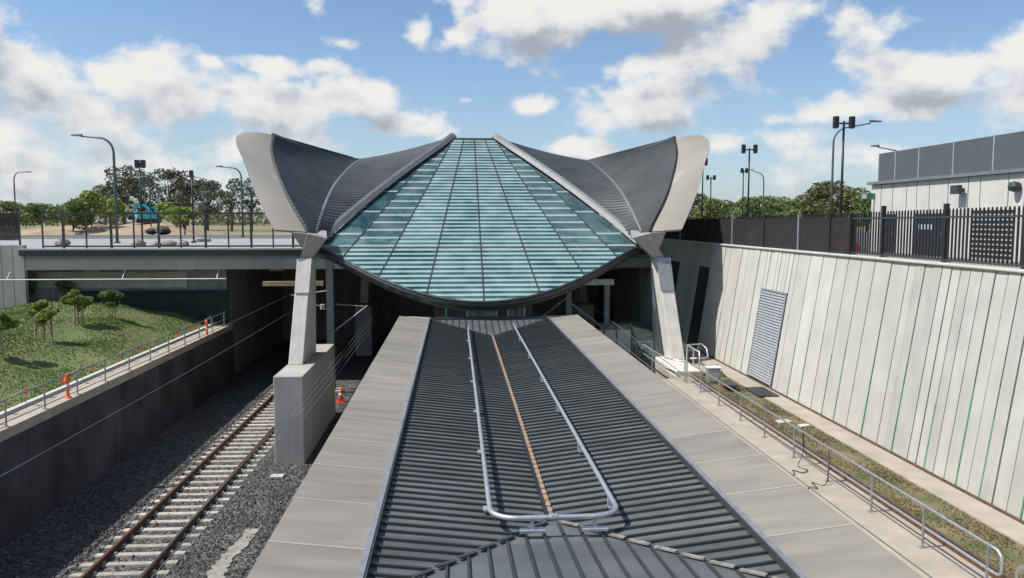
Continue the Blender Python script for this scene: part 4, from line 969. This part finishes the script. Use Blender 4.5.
# ballast side bits
b = MB(); n = 40; rr_ = random.Random(5); lw = [(.3 - .12 * i / n) * rr_.uniform(.65, 1.15) for i in range(n + 1)]; rw_ = [(.3 - .12 * i / n) * rr_.uniform(.65, 1.15) for i in range(n + 1)]
for i in range(n):
    cx0, cx1 = -6.05 + .1 * math.sin(i * .21), -6.05 + .1 * math.sin((i + 1) * .21); ya, yb = 17.6 + 5.6 * i / n, 17.6 + 5.6 * (i + 1) / n
    b.add([(cx0 - lw[i], ya, .03), (cx0 + rw_[i], ya, .03), (cx1 + rw_[i + 1], yb, .03), (cx1 - lw[i + 1], yb, .03), (cx0 - lw[i], ya, -.02), (cx0 + rw_[i], ya, -.02), (cx1 + rw_[i + 1], yb, -.02), (cx1 - lw[i + 1], yb, -.02)], [(0, 1, 2, 3), (0, 4, 5, 1), (3, 2, 6, 7), (0, 3, 7, 4), (1, 5, 6, 2)])
tag(b.build('concrete_strip', M['stakes_grey']), 'ragged pale strip of spilt concrete on the ballast beside the canopy', 'concrete strip')
p = at_z(278, 476, .03); b = MB(); b.box(p.x - .25, p.x + .2, p.y - .2, p.y + .15, 0, .06); tag(b.build('concrete_chunk', M['concrete']), 'small pale flat chunk lying on the ballast in front of the left pier', 'debris')
def cone(x, y, z, lab, h=.75):
    t = thing('traffic_cone', lab, 'traffic cone', (x, y, z))
    b = MB(); b.box(x - .2, x + .2, y - .2, y + .2, z, z + .04); kid(b, 'base', M['orange'], t)
    b = MB(); b.lathe(x, y, [(.15, z + .04), (.1, z + h * .45), (.08, z + h * .65), (.03, z + h)]); kid(b, 'body', M['orange'], t, smooth=True)
    b = MB(); b.lathe(x, y, [(.112, z + h * .42), (.092, z + h * .6)]); kid(b, 'reflective_band', M['white'], t, smooth=True)
p = at_z(341, 402, 0); cone(p.x, p.y, 0, 'orange traffic cone on the ballast between the left pier and the canopy')

# loose ballast stones lying on the bed
g = MB()
for _ in range(15000):
    x = random.uniform(-12.4, -3.0); y = 14 + 28 * random.random() ** 1.5
    if -6.5 < x < -5.6 and 17.4 < y < 23.4 and random.random() < .8: continue
    if -9.9 < x < -7.2 and random.random() < .75: continue
    r = random.uniform(.025, .06); a = random.uniform(0, 3.1)
    q = []
    for k in range(4): q.append((x + r * random.uniform(.7, 1.3) * math.cos(a + k * 1.57), y + r * random.uniform(.7, 1.3) * math.sin(a + k * 1.57), random.uniform(.0, .03)))
    t1 = (x + random.uniform(-.4, .4) * r, y + random.uniform(-.4, .4) * r, r * random.uniform(.7, 1.3) + .02)
    g.add(q + [t1], [(0, 1, 4), (1, 2, 4), (2, 3, 4), (3, 0, 4)])
tag(g.build('ballast_stones', M['stone'], fix=False), 'loose dark grey ballast stones along the left railway track', 'stones', kind='stuff')

# ------------------------------------------------------------------ left path rail, bunting, markers, little trees
lh = thing('handrail', 'grey post and rail handrail along the edge of the left path', 'handrail', (-12.7, 30, 3.2))
y = 21.0; ly = []
while y < 45.3: ly.append(y); y += 2.15
for y in ly:
    b = MB(); b.cyl(-12.68, y, 3.2, 4.0, .028, n=8); b.box(-12.76, -12.6, y - .06, y + .06, 3.2, 3.215); kid(b, 'post', M['galv_dull'], lh)
b = MB(); b.tube([(-12.68, 21.0, 3.98), (-12.68, 45.2, 3.98)], .024, 8); kid(b, 'top_rail', M['galv_dull'], lh)
b = MB(); b.tube([(-12.68, 21.0, 3.6), (-12.68, 45.2, 3.6)], .02, 8); kid(b, 'mid_rail', M['galv_dull'], lh)
l2 = thing('handrail', 'near end of the left path handrail with rounded loop end', 'handrail', (-13.3, 22.5, 3.2))
b = MB(); b.tube([(-13.3, 14, 3.95), (-13.3, 23.0, 3.95), (-13.3, 23.3, 3.9), (-13.3, 23.4, 3.75), (-13.3, 23.4, 3.2)], .024, 8); kid(b, 'rail', M['galv_dull'], l2, smooth=True)
b = MB(); b.cyl(-13.3, 21.5, 3.2, 3.95, .024, n=8); kid(b, 'post', M['galv_dull'], l2)
bu = thing('bunting', 'line of small red flags strung low along the left path kerb', 'bunting', (-13.5, 32, 3.4))
b = MB(); pts = []
for k in range(0, 61):
    y = 22 + 23 * k / 60; pts.append((-13.52, y, 3.75 - .12 * abs(math.sin(k * math.pi / 10))))
b.tube(pts, .008, 5); kid(b, 'cord', M['white'], bu)
for k in range(1, 59, 3):
    x, y, z = pts[k]; s_ = random.uniform(-.06, .06)
    b = MB(); b.hexa([(x - .012, y - .03 + s_, z - .2), (x + .012, y - .03 + s_, z - .2), (x + .012, y + .05 + s_, z - .22), (x - .012, y + .05 + s_, z - .22), (x - .012, y - .09, z), (x + .012, y - .09, z), (x + .012, y + .09, z), (x - .012, y + .09, z)])
    kid(b, 'flag', M['pink'], bu)
for k in range(0, 61, 10):
    x, y, z = pts[k]; b = MB(); b.cyl(x, y, 3.25, 3.8, .015, n=6); kid(b, 'peg', M['stake'], bu)
def marker(px, py, lab):
    p = at_z(px, py, 3.2); x, y = p.x, p.y
    t = thing('marker_post', lab, 'marker post', (x, y, 3.2), 'orange marker posts along the left path')
    b = MB(); b.lathe(x, y, [(.12, 3.2), (.1, 3.24), (.05, 3.28), (.05, 3.75), (.06, 3.78)]); kid(b, 'post', M['orange'], t)
    b = MB(); b.lathe(x, y, [(.11, 3.78), (.1, 3.82), (.07, 3.95), (.03, 4.02)]); kid(b, 'cap', M['orange'], t)
    b = MB(); b.lathe(x, y, [(.056, 3.55), (.056, 3.66)]); kid(b, 'reflective_band', M['white'], t)
marker(68, 398, 'nearer orange marker post with cap standing on the left path')
marker(207, 336, 'farther orange marker post near the bridge end of the left path')

def leaf_cloud(clumps, n, size, squash=.7):
    g = MB(); tot = sum(c[3] ** 2 for c in clumps)
    for cx, cy, cz, r in clumps:
        for _ in range(int(n * r * r / tot)):
            while 1:
                d = Vector((random.uniform(-1, 1), random.uniform(-1, 1), random.uniform(-1, 1)))
                if .15 < d.length < 1: break
            d = d * (d.length ** -.45)     # towards the outside of the clump
            p = Vector((cx + d.x * r, cy + d.y * r, cz + d.z * r * squash))
            a = Vector((random.gauss(0, 1), random.gauss(0, 1), random.gauss(0, .7))).normalized(); c = a.cross(Vector((random.gauss(0, 1), random.gauss(0, 1), random.gauss(0, 1)))).normalized()
            s = size * random.uniform(.6, 1.4)
            g.add([p - a * s, p + c * s * .45, p + a * s, p - c * s * .45], [(0, 1, 2, 3)])
    return g
def crown_clumps(h, w, n, base, cs=1.0):
    out = []
    for _ in range(n):
        a = random.uniform(0, 2 * math.pi); t = random.uniform(0, 1)
        z = base + (h - base) * (.12 + .8 * t); prof = math.sin(math.pi * min(1, .15 + .8 * t)) ** .7
        rr = w * .5 * prof * random.uniform(.25, .95); r = random.uniform(.12, .24) * w * cs
        out.append((rr * math.cos(a), rr * math.sin(a), z, r))
    return out
def tree_proto(h, w, n, base, leaves, size, trunk_r, lm, cs=1.0):
    cl = crown_clumps(h, w, n, base, cs)
    g = leaf_cloud(cl, leaves, size); crown = g.build('crown', lm, fix=False)
    b = MB(); b.tube([(0, 0, -.2), (random.uniform(-.1, .1), 0, base), (random.uniform(-.2, .2), .1, h * .75)], [trunk_r, trunk_r * .75, trunk_r * .25], 7)
    for cx, cy, cz, r in cl[::2]:
        z0 = base * random.uniform(.7, 1.1); b.tube([(0, 0, z0), (cx * .5, cy * .5, (z0 + cz) / 2 + .1), (cx, cy, cz)], [trunk_r * .45, trunk_r * .3, trunk_r * .12], 5)
    trunk = b.build('trunk', M['bark']); return crown, trunk
def plant(name, proto, loc, sc, rz, label, cat, group):
    crown, trunk = proto; t = bpy.data.objects.new(name, None); C.objects.link(t); t.location = loc; t.rotation_euler = (0, 0, rz); t.scale = sc if isinstance(sc, tuple) else (sc, sc, sc)
    tag(t, label, cat, group)
    for src in (crown, trunk):
        if not src.get('used'):
            c = src; src['used'] = 1
        else:
            c = src.copy(); C.objects.link(c)
            if 'used' in c: del c['used']
        c.parent = t
    return t
# staked young trees on the bank
ptA = tree_proto(1.75, 1.35, 16, .75, 2600, .085, .03, M['leaf_mid'])
ptB = tree_proto(1.9, 1.2, 16, .8, 2600, .085, .03, M['leaf_light'])
young = [(44, 341, 1.12, 'B', 'nearest full young staked tree in the middle of the grassy bank'),
         (79, 325, 1.08, 'B', 'bright young staked tree with two tall stakes right of the middle of the bank'),
         (112, 318, .98, 'A', 'darkest young staked tree, the last before the green hoarding'),
         (66, 297, .85, 'A', 'thin young tree at the top of the bank against the abutment'),
         (28, 303, .9, 'A', 'young tree in the shade at the top of the bank under the wing wall'),
         (-2, 356, 1.1, 'B', 'young tree half cut off by the left edge of the picture')]
for px, py, s, k, lab in young:
    d = ray(px, py); Y = 20.0
    while Y < 46:
        q = CAM + d * (Y / d.y)
        if q.z <= bank_z(q.x, q.y): break
        Y += .1
    q = CAM + d * (Y / d.y)
    t = plant('young_tree', ptA if k == 'A' else ptB, (q.x, min(q.y, 45.9), bank_z(q.x, q.y)), (s * .85, s * .85, s * .8), random.uniform(0, 6), lab, 'tree', 'young staked trees on the grassy bank')
    for dx in (-.38, .38):
        b = MB(); b.box(dx - .03, dx + .03, -.03, .03, -.1, 1.1); b.build('stake', M['stake'], t)
    b = MB(); b.box(-.38, .38, .031, .045, .75, .82); b.build('tie', M['stake'], t)

# ------------------------------------------------------------------ plaza: boulders, excavator, mounds, lamps
def boulder(x, y, z, r, lab, seed, m='rock', grp=None):
    rr = random.Random(seed); b = MB(); n = 9; rings = []
    for i in range(6):
        ph = math.pi * i / 5
        for k in range(n):
            t = 2 * math.pi * k / n; q = r * (1 + rr.uniform(-.16, .16)); rings.append((x + q * math.sin(ph) * math.cos(t) * 1.2, y + q * math.sin(ph) * math.sin(t), z + r * .45 + q * .62 * math.cos(ph)))
    fs = []
    for i in range(5):
        for k in range(n): fs.append((i * n + k, i * n + (k + 1) % n, (i + 1) * n + (k + 1) % n, (i + 1) * n + k))
    b.add(rings, fs); tag(b.build('boulder', M[m]), lab, 'boulder', grp or 'boulders set along the edge of the plaza')
bl = [(62, 246, .5, 'large boulder alone at the left end of the plaza fence'), (137.5, 247, .5, 'large flat boulder at the foot of the first twin-head floodlight pole'),
      (156, 246.5, .36, 'smallest boulder just right of the large flat one'), (164, 245.5, .34, 'left boulder of the touching pair behind the bridge fence'),
      (171, 245.5, .38, 'right boulder of the touching pair behind the bridge fence'), (183, 246, .38, 'boulder standing alone right of the touching pair'),
      (207, 241, .38, 'left boulder of the last pair beside the single-head pole'), (214, 241, .33, 'right boulder of the last pair toward the station wing')]
for i, (px, py, r, lab) in enumerate(bl):
    p = at_z(px, py, 7.5); boulder(p.x, min(p.y, 60), 7.5, r * .8, lab, i)
def mound(x, y, rx, ry, h, lab, name='dirt_mound', m='dirt'):
    b = MB(); nx_ = 20; vs_ = []; fs_ = []
    for j in range(nx_ + 1):
        for i in range(nx_ + 1):
            u = -1 + 2 * i / nx_; v = -1 + 2 * j / nx_; d = max(0, 1 - u * u - v * v)
            vs_.append((x + u * rx, y + v * ry, 7.3 + h * (d ** .7) * (1 + .25 * math.sin(u * 5 + v * 3)) + .05))
    for j in range(nx_):
        for i in range(nx_): a = j * (nx_ + 1) + i; fs_.append((a, a + 1, a + nx_ + 2, a + nx_ + 1))
    b.add(vs_, fs_); tag(b.build(name, M[m], smooth=True, fix=False), lab, 'mound')
pm = at_y(140, 225, 100); mound(pm.x, 100, 9, 7, 1.55, 'tan dirt mound under the teal excavator')
pm2 = at_y(95, 228, 96); mound(pm2.x, 96, 10, 6, .9, 'low brown dirt mound left of the excavator')
pm3 = at_y(60, 226, 112); mound(pm3.x, 112, 14, 8, .9, 'pale dirt mound farthest to the left behind the fence')
ex = thing('excavator', 'teal blue tracked excavator working on the dirt mound beyond the plaza', 'excavator', (0, 0, 0))
for s in (-1, 1):
    b = MB(); b.prism([(-1.6, .15), (-1.3, 0), (1.3, 0), (1.6, .15), (1.6, .5), (1.3, .7), (-1.3, .7), (-1.6, .5)], 'y', s * .95 - .25, s * .95 + .25); b.build('crawler_track', M['rubber'], ex)
b = MB(); b.box(-1.5, 1.1, -.95, .95, .75, 1.5); b.prism([(-1.5, 1.5), (-.2, 1.5), (-.4, 1.9), (-1.4, 1.9)], 'y', -.9, .3); b.build('body', M['teal'], ex)
b = MB(); b.prism([(-.1, 1.5), (1.05, 1.5), (.8, 2.6), (0, 2.6)], 'y', .3, .95); cb_ = b.build('cab', M['teal'], ex)
b = MB(); b.prism([(.05, 1.7), (.85, 1.7), (.7, 2.45), (.1, 2.45)], 'y', .28, .97); b.build('window', M['carglass'], cb_)
b = MB(); b.bar((.8, -.1, 1.4), (-.6, -.1, 3.0), .3, .4); b.bar((-.6, -.1, 3.0), (-2.2, -.1, 2.7), .28, .35); b.build('boom', M['teal'], ex)
b = MB(); b.bar((-2.1, -.1, 2.8), (-2.8, -.1, 1.2), .22, .3); b.build('dipper_arm', M['teal'], ex)
b = MB(); b.prism([(-2.9, 1.3), (-2.5, 1.2), (-2.4, .6), (-2.9, .5), (-3.2, .8)], 'y', -.5, .3); b.build('bucket', M['rubber'], ex)
pe = at_y(149, 221, 98); ex.location = (pe.x, 98, 8.75); ex.scale = (.72, .72, .72)
for i, (px, py, r, lab) in enumerate(((152, 226, .8, 'dark boulder lying on the dirt mound below the excavator'), (163, 228, 1.0, 'dark wide boulder at the right foot of the dirt mound'))):
    p = at_y(px, py, 92); boulder(p.x, 92, 7.6, r * .75, lab, 50 + i, 'dark_rock', 'dark boulders on the dirt mound')

def street_lamp(px_pole, py_top, px_head, py_head, Y, lab, zb=7.5, r=.07):
    p = at_y(px_pole, py_top, Y); hd = at_y(px_head, py_head, Y)
    t = thing('street_lamp', lab, 'street lamp', (p.x, Y, zb), 'curved-arm street lamps around the station')
    pts = [(0, 0, 0), (0, 0, (p.z - zb) * .5), (0, 0, (p.z - zb) * .8)]
    top = p.z - zb; dx = hd.x - p.x; dz = hd.z - zb
    for k in range(0, 7):
        u = k / 6; pts.append((dx * .35 * (1 - math.cos(u * math.pi / 2)), 0, top * .86 + (top * .14) * math.sin(u * math.pi / 2)))
    pts.append((dx * .8, 0, (top + dz) / 2 + (dz - top) * .2)); n = len(pts)
    b = MB(); b.tube(pts, [r * (1 - .55 * i / n) for i in range(n)], 8); b.build('pole', M['lamp'], t, smooth=True)
    s = 1 if dx > 0 else -1; b = MB()
    b.hexa([(dx * .78, -.14, dz - .06), (dx * 1.0 + s * .1, -.1, dz - .03), (dx * 1.0 + s * .1, .1, dz - .03), (dx * .78, .14, dz - .06), (dx * .78, -.1, dz + .1), (dx + s * .1, -.08, dz + .05), (dx + s * .1, .08, dz + .05), (dx * .78, .1, dz + .1)])
    b.build('lamp_head', M['lamp'], t); b = MB(); b.box(-.15, .15, -.15, .15, 0, .12); b.build('base_plate', M['lamp'], t)
def flood_pole(px, py_top, heads, Y, lab, zb=7.5, r=.06):
    p = at_y(px, py_top, Y); h = p.z - zb; hh_ = .58 if zb > 7.6 else .46; hw_ = .13 if zb > 7.6 else .13
    t = thing('floodlight_pole', lab, 'floodlight pole', (p.x, Y, zb), 'black floodlight poles around the station')
    b = MB(); b.tube([(0, 0, 0), (0, 0, h)], [r, r * .75], 8); b.build('pole', M['black'], t, smooth=True)
    b = MB(); b.bar((min(heads), 0, h - .12), (max(max(heads), .01), 0, h - .12), .08, .08); b.build('cross_arm', M['black'], t)
    for dx in heads:
        b = MB(); b.box(dx - hw_, dx + hw_, -.12, .12, h - hh_ * .6, h + hh_ * .4); hd = b.build('lamp_head', M['black'], t, bevel=.03)
        b = MB(); b.box(dx - .08, dx + .08, -.08, .08, h - hh_ * .6 - .03, h - hh_ * .6 - .002); b.build('lens', M['galv_dull'], hd)
    b = MB(); b.box(-.14, .14, -.14, .14, 0, .1); b.build('base_plate', M['black'], t)
street_lamp(113, 138, 73, 135.5, 56, 'tallest curved-arm street lamp on the left plaza, arm pointing left', r=.1)
street_lamp(241, 168, 217, 166.5, 75, 'curved-arm street lamp just left of the station wing', r=.09)
street_lamp(13.5, 172, 31, 172, 100, 'distant curved-arm street lamp at the far left with its arm to the right', zb=7.4, r=.09)
street_lamp(149, 173, 160, 172.5, 96, 'distant street lamp in front of the dark trees between the two floodlight poles', zb=7.4, r=.09)
street_lamp(203, 178, 195, 177.5, 112, 'faint distant street lamp among the trees right of the single-head pole', zb=7.4, r=.09)
street_lamp(834, 127, 880, 121.5, 60, 'tall street lamp with long arm to the right behind the nearest twin-head pole', zb=8, r=.09)
street_lamp(903, 150, 872, 146, 66, 'street lamp with curved arm rising behind the service building parapet', zb=8, r=.09)
street_lamp(764, 173, 750, 170, 105, 'small distant street lamp with curved arm between the right floodlight poles', zb=7.4, r=.1)
flood_pole(139.5, 163, (-.14, .2), 50, 'twin-head floodlight pole in front of the excavator')
flood_pole(191.5, 173, (-.02,), 57, 'single-head floodlight pole on the left plaza')
flood_pole(844, 121, (-.42, .42), 40, 'nearest twin-head floodlight pole beside the service building', zb=7.98, r=.075)
flood_pole(749.5, 148, (-.42, .42), 55, 'middle tall twin-head floodlight pole on the right', zb=7.98, r=.075)
flood_pole(743.5, 170, (-.15, .32), 78, 'shorter floodlight pole overlapping the middle tall one', zb=7.4, r=.08)
flood_pole(711, 177, (-.35, .35), 80, 'lower small twin-head floodlight pole right of the station wing', zb=7.4, r=.08)
flood_pole(703, 161, (.25,), 66, 'single-head floodlight pole at the edge of the right station wing', zb=7.98, r=.075)

# red plastic road barriers behind the shade cloth
def barrier(px, Y, lab, m='carred'):
    x = at_y(px, 236, Y).x
    t = thing('road_barrier', lab, 'barrier', (x, Y, 7.98), 'plastic barriers behind the right fence'); t.rotation_euler = (0, 0, rad(80))
    b = MB(); b.prism([(-.25, 0), (.25, 0), (.22, .18), (.09, .4), (.07, .72), (-.07, .72), (-.09, .4), (-.22, .18)], 'x', -.75, .75); b.build('body', M[m], t, bevel=.02)
    for q in (-.45, .45):
        b = MB(); b.box(q - .1, q + .1, -.255, .255, .02, .1); b.build('forklift_slot', M['black'], t)
    b = MB(); b.lathe(0, 0, [(.05, .722), (.05, .76)]); b.build('filler_cap', M['black'], t)
for px, Y, lab in ((783, 33, 'red plastic barrier behind the shade cloth, farthest from the building'), (806, 31.2, 'red plastic barrier second farthest from the building behind the shade cloth'), (818, 29.4, 'red plastic barrier in the middle of the row behind the shade cloth'), (832, 28, 'red plastic barrier second nearest to the building behind the shade cloth'), (846, 26.8, 'red plastic barrier nearest to the building behind the shade cloth')):
    barrier(px, Y, lab)
barrier(752, 36, 'white plastic barrier behind the shade cloth left of the red ones', 'carwhite')

# ------------------------------------------------------------------ background trees
euc = [tree_proto(10.5, 9.5, 34, 3.6, 3000, .2, .28, M['leaf_dark'], .62), tree_proto(9, 9, 30, 2.8, 2800, .2, .26, M['leaf_dark'], .62), tree_proto(8.5, 6.5, 18, 3.4, 1300, .18, .2, M['leaf_dark'], .62)]
shr = [tree_proto(4.6, 4.6, 18, 1.3, 2200, .2, .1, M['leaf_light']), tree_proto(4.2, 4.4, 18, 1.0, 2000, .2, .1, M['leaf_mid'])]
mids = [tree_proto(6, 6.5, 20, 1.4, 2500, .26, .16, M['leaf_mid']), tree_proto(6.5, 6.5, 18, 2, 2200, .26, .16, M['leaf_olive'])]
def bgtree(px, py_top, Y, proto, h0, lab, group, name='tree', wid=1.0, zb=7.3):
    p = at_y(px, py_top, Y); s = (p.z - zb) / h0
    plant(name, proto, (p.x, Y, zb), (s * wid, s * wid, s), random.uniform(0, 6.28), lab, 'tree', group)
GE = 'dark gum trees behind the left plaza'
bgtree(121, 161, 140, euc[0], 10.6, 'tallest dark gum tree, behind the tall curved street lamp', GE, 'gum_tree')
bgtree(143, 176, 150, euc[1], 9.2, 'dark gum tree directly behind the excavator', GE, 'gum_tree')
bgtree(168, 167, 140, euc[1], 9.2, 'broad dark gum tree midway between the two floodlight poles', GE, 'gum_tree', 1.0)
bgtree(186, 176, 150, euc[0], 10.6, 'dark gum tree behind the single-head floodlight pole', GE, 'gum_tree')
bgtree(206, 178, 140, euc[1], 9.2, 'dark gum tree between the single-head pole and the station wing', GE, 'gum_tree')
bgtree(230, 176, 130, euc[2], 8.7, 'sparse gum tree next to the station wing with sky showing through', GE, 'gum_tree', 1.25)
bgtree(250, 175, 140, euc[2], 8.7, 'sparse gum tree partly hidden by the station wing', GE, 'gum_tree', 1.25)
bgtree(104, 184, 165, euc[1], 9.2, 'lower dark gum tree left of the tallest one', GE, 'gum_tree')
GS = 'bright green shrubby trees on the left plaza'
bgtree(72, 201, 92, shr[1], 4.3, 'leftmost light green shrubby tree beyond the bridge fence', GS, 'shrub_tree')
bgtree(90, 191, 95, shr[0], 4.7, 'upright light green tree left of the tall curved street lamp', GS, 'shrub_tree', .8)
bgtree(114, 198, 104, shr[0], 4.7, 'rounded yellow-green tree at the foot of the tall curved street lamp', GS, 'shrub_tree', .8)
bgtree(165, 202, 110, shr[0], 4.7, 'yellow-green tree right of the excavator', GS, 'shrub_tree', 1.1)
bgtree(184, 207, 88, shr[0], 4.7, 'low bright bush by the single-head floodlight pole', GS, 'shrub_tree', 1.3)
GL = 'row of green trees on the far left skyline'
for px, top, Y, k, lab in ((-14, 199, 190, 0, 'green tree cut off by the left edge of the picture on the skyline'), (8, 201, 185, 0, 'green tree behind the distant left lamp'), (25, 208, 210, 1, 'low olive tree in the skyline gap right of the distant left lamp'), (41, 203, 175, 0, 'round green tree between the distant left lamp and the bright shrubs'), (57, 208, 210, 1, 'low olive tree at the right end of the far left skyline row')):
    bgtree(px, top, Y, mids[k], 6.2, lab, GL, 'tree', 1.15)
GR = 'green trees along the right skyline'
for px, top, Y, k, lab in ((697, 197, 130, 1, 'olive tree just right of the station wing on the skyline'), (717, 199, 120, 0, 'green tree behind the lower small twin-head pole'), (733, 205, 130, 1, 'low brownish tree left of the middle tall floodlight pole'),
                           (757, 197, 110, 0, 'green tree right of the middle tall floodlight pole'), (773, 196, 120, 0, 'rounded green tree under the small distant right lamp'), (795, 200, 110, 0, 'dense green tree between the small lamp and the nearest twin-head pole'),
                           (815, 195, 100, 0, 'green tree left of the nearest twin-head pole'), (831, 186, 95, 1, 'tallest light tree, directly behind the nearest twin-head pole'), (852, 192, 85, 1, 'olive tree right of the nearest twin-head pole'), (868, 194, 80, 0, 'green tree touching the left corner of the service building')):
    bgtree(px, top, Y, mids[k], 6.2, lab, GR, 'tree', 1.15)
# far-off wood closing the horizon, one mass
g = MB()
for _ in range(700):
    a = rad(random.uniform(-60, 60)); R_ = random.uniform(300, 420); x, y = R_ * math.sin(a), R_ * math.cos(a); h = random.uniform(4, 7.5)
    for k in range(36):
        px_, py_, pz_ = x + random.gauss(0, 3), y + random.gauss(0, 3), 7.3 + random.uniform(0, h); s = random.uniform(.5, 1.2)
        a1 = Vector((random.gauss(0, 1), random.gauss(0, 1), random.gauss(0, 1))).normalized(); c1 = a1.cross(Vector((random.gauss(0, 1), .3, random.gauss(0, 1)))).normalized(); p_ = Vector((px_, py_, pz_))
        g.add([p_ - a1 * s, p_ + c1 * s * .6, p_ + a1 * s, p_ - c1 * s * .6], [(0, 1, 2, 3)])
tag(g.build('distant_wood', M['leaf_olive'], fix=False), 'distant dark green wood closing the horizon all round', 'wood', kind='stuff')
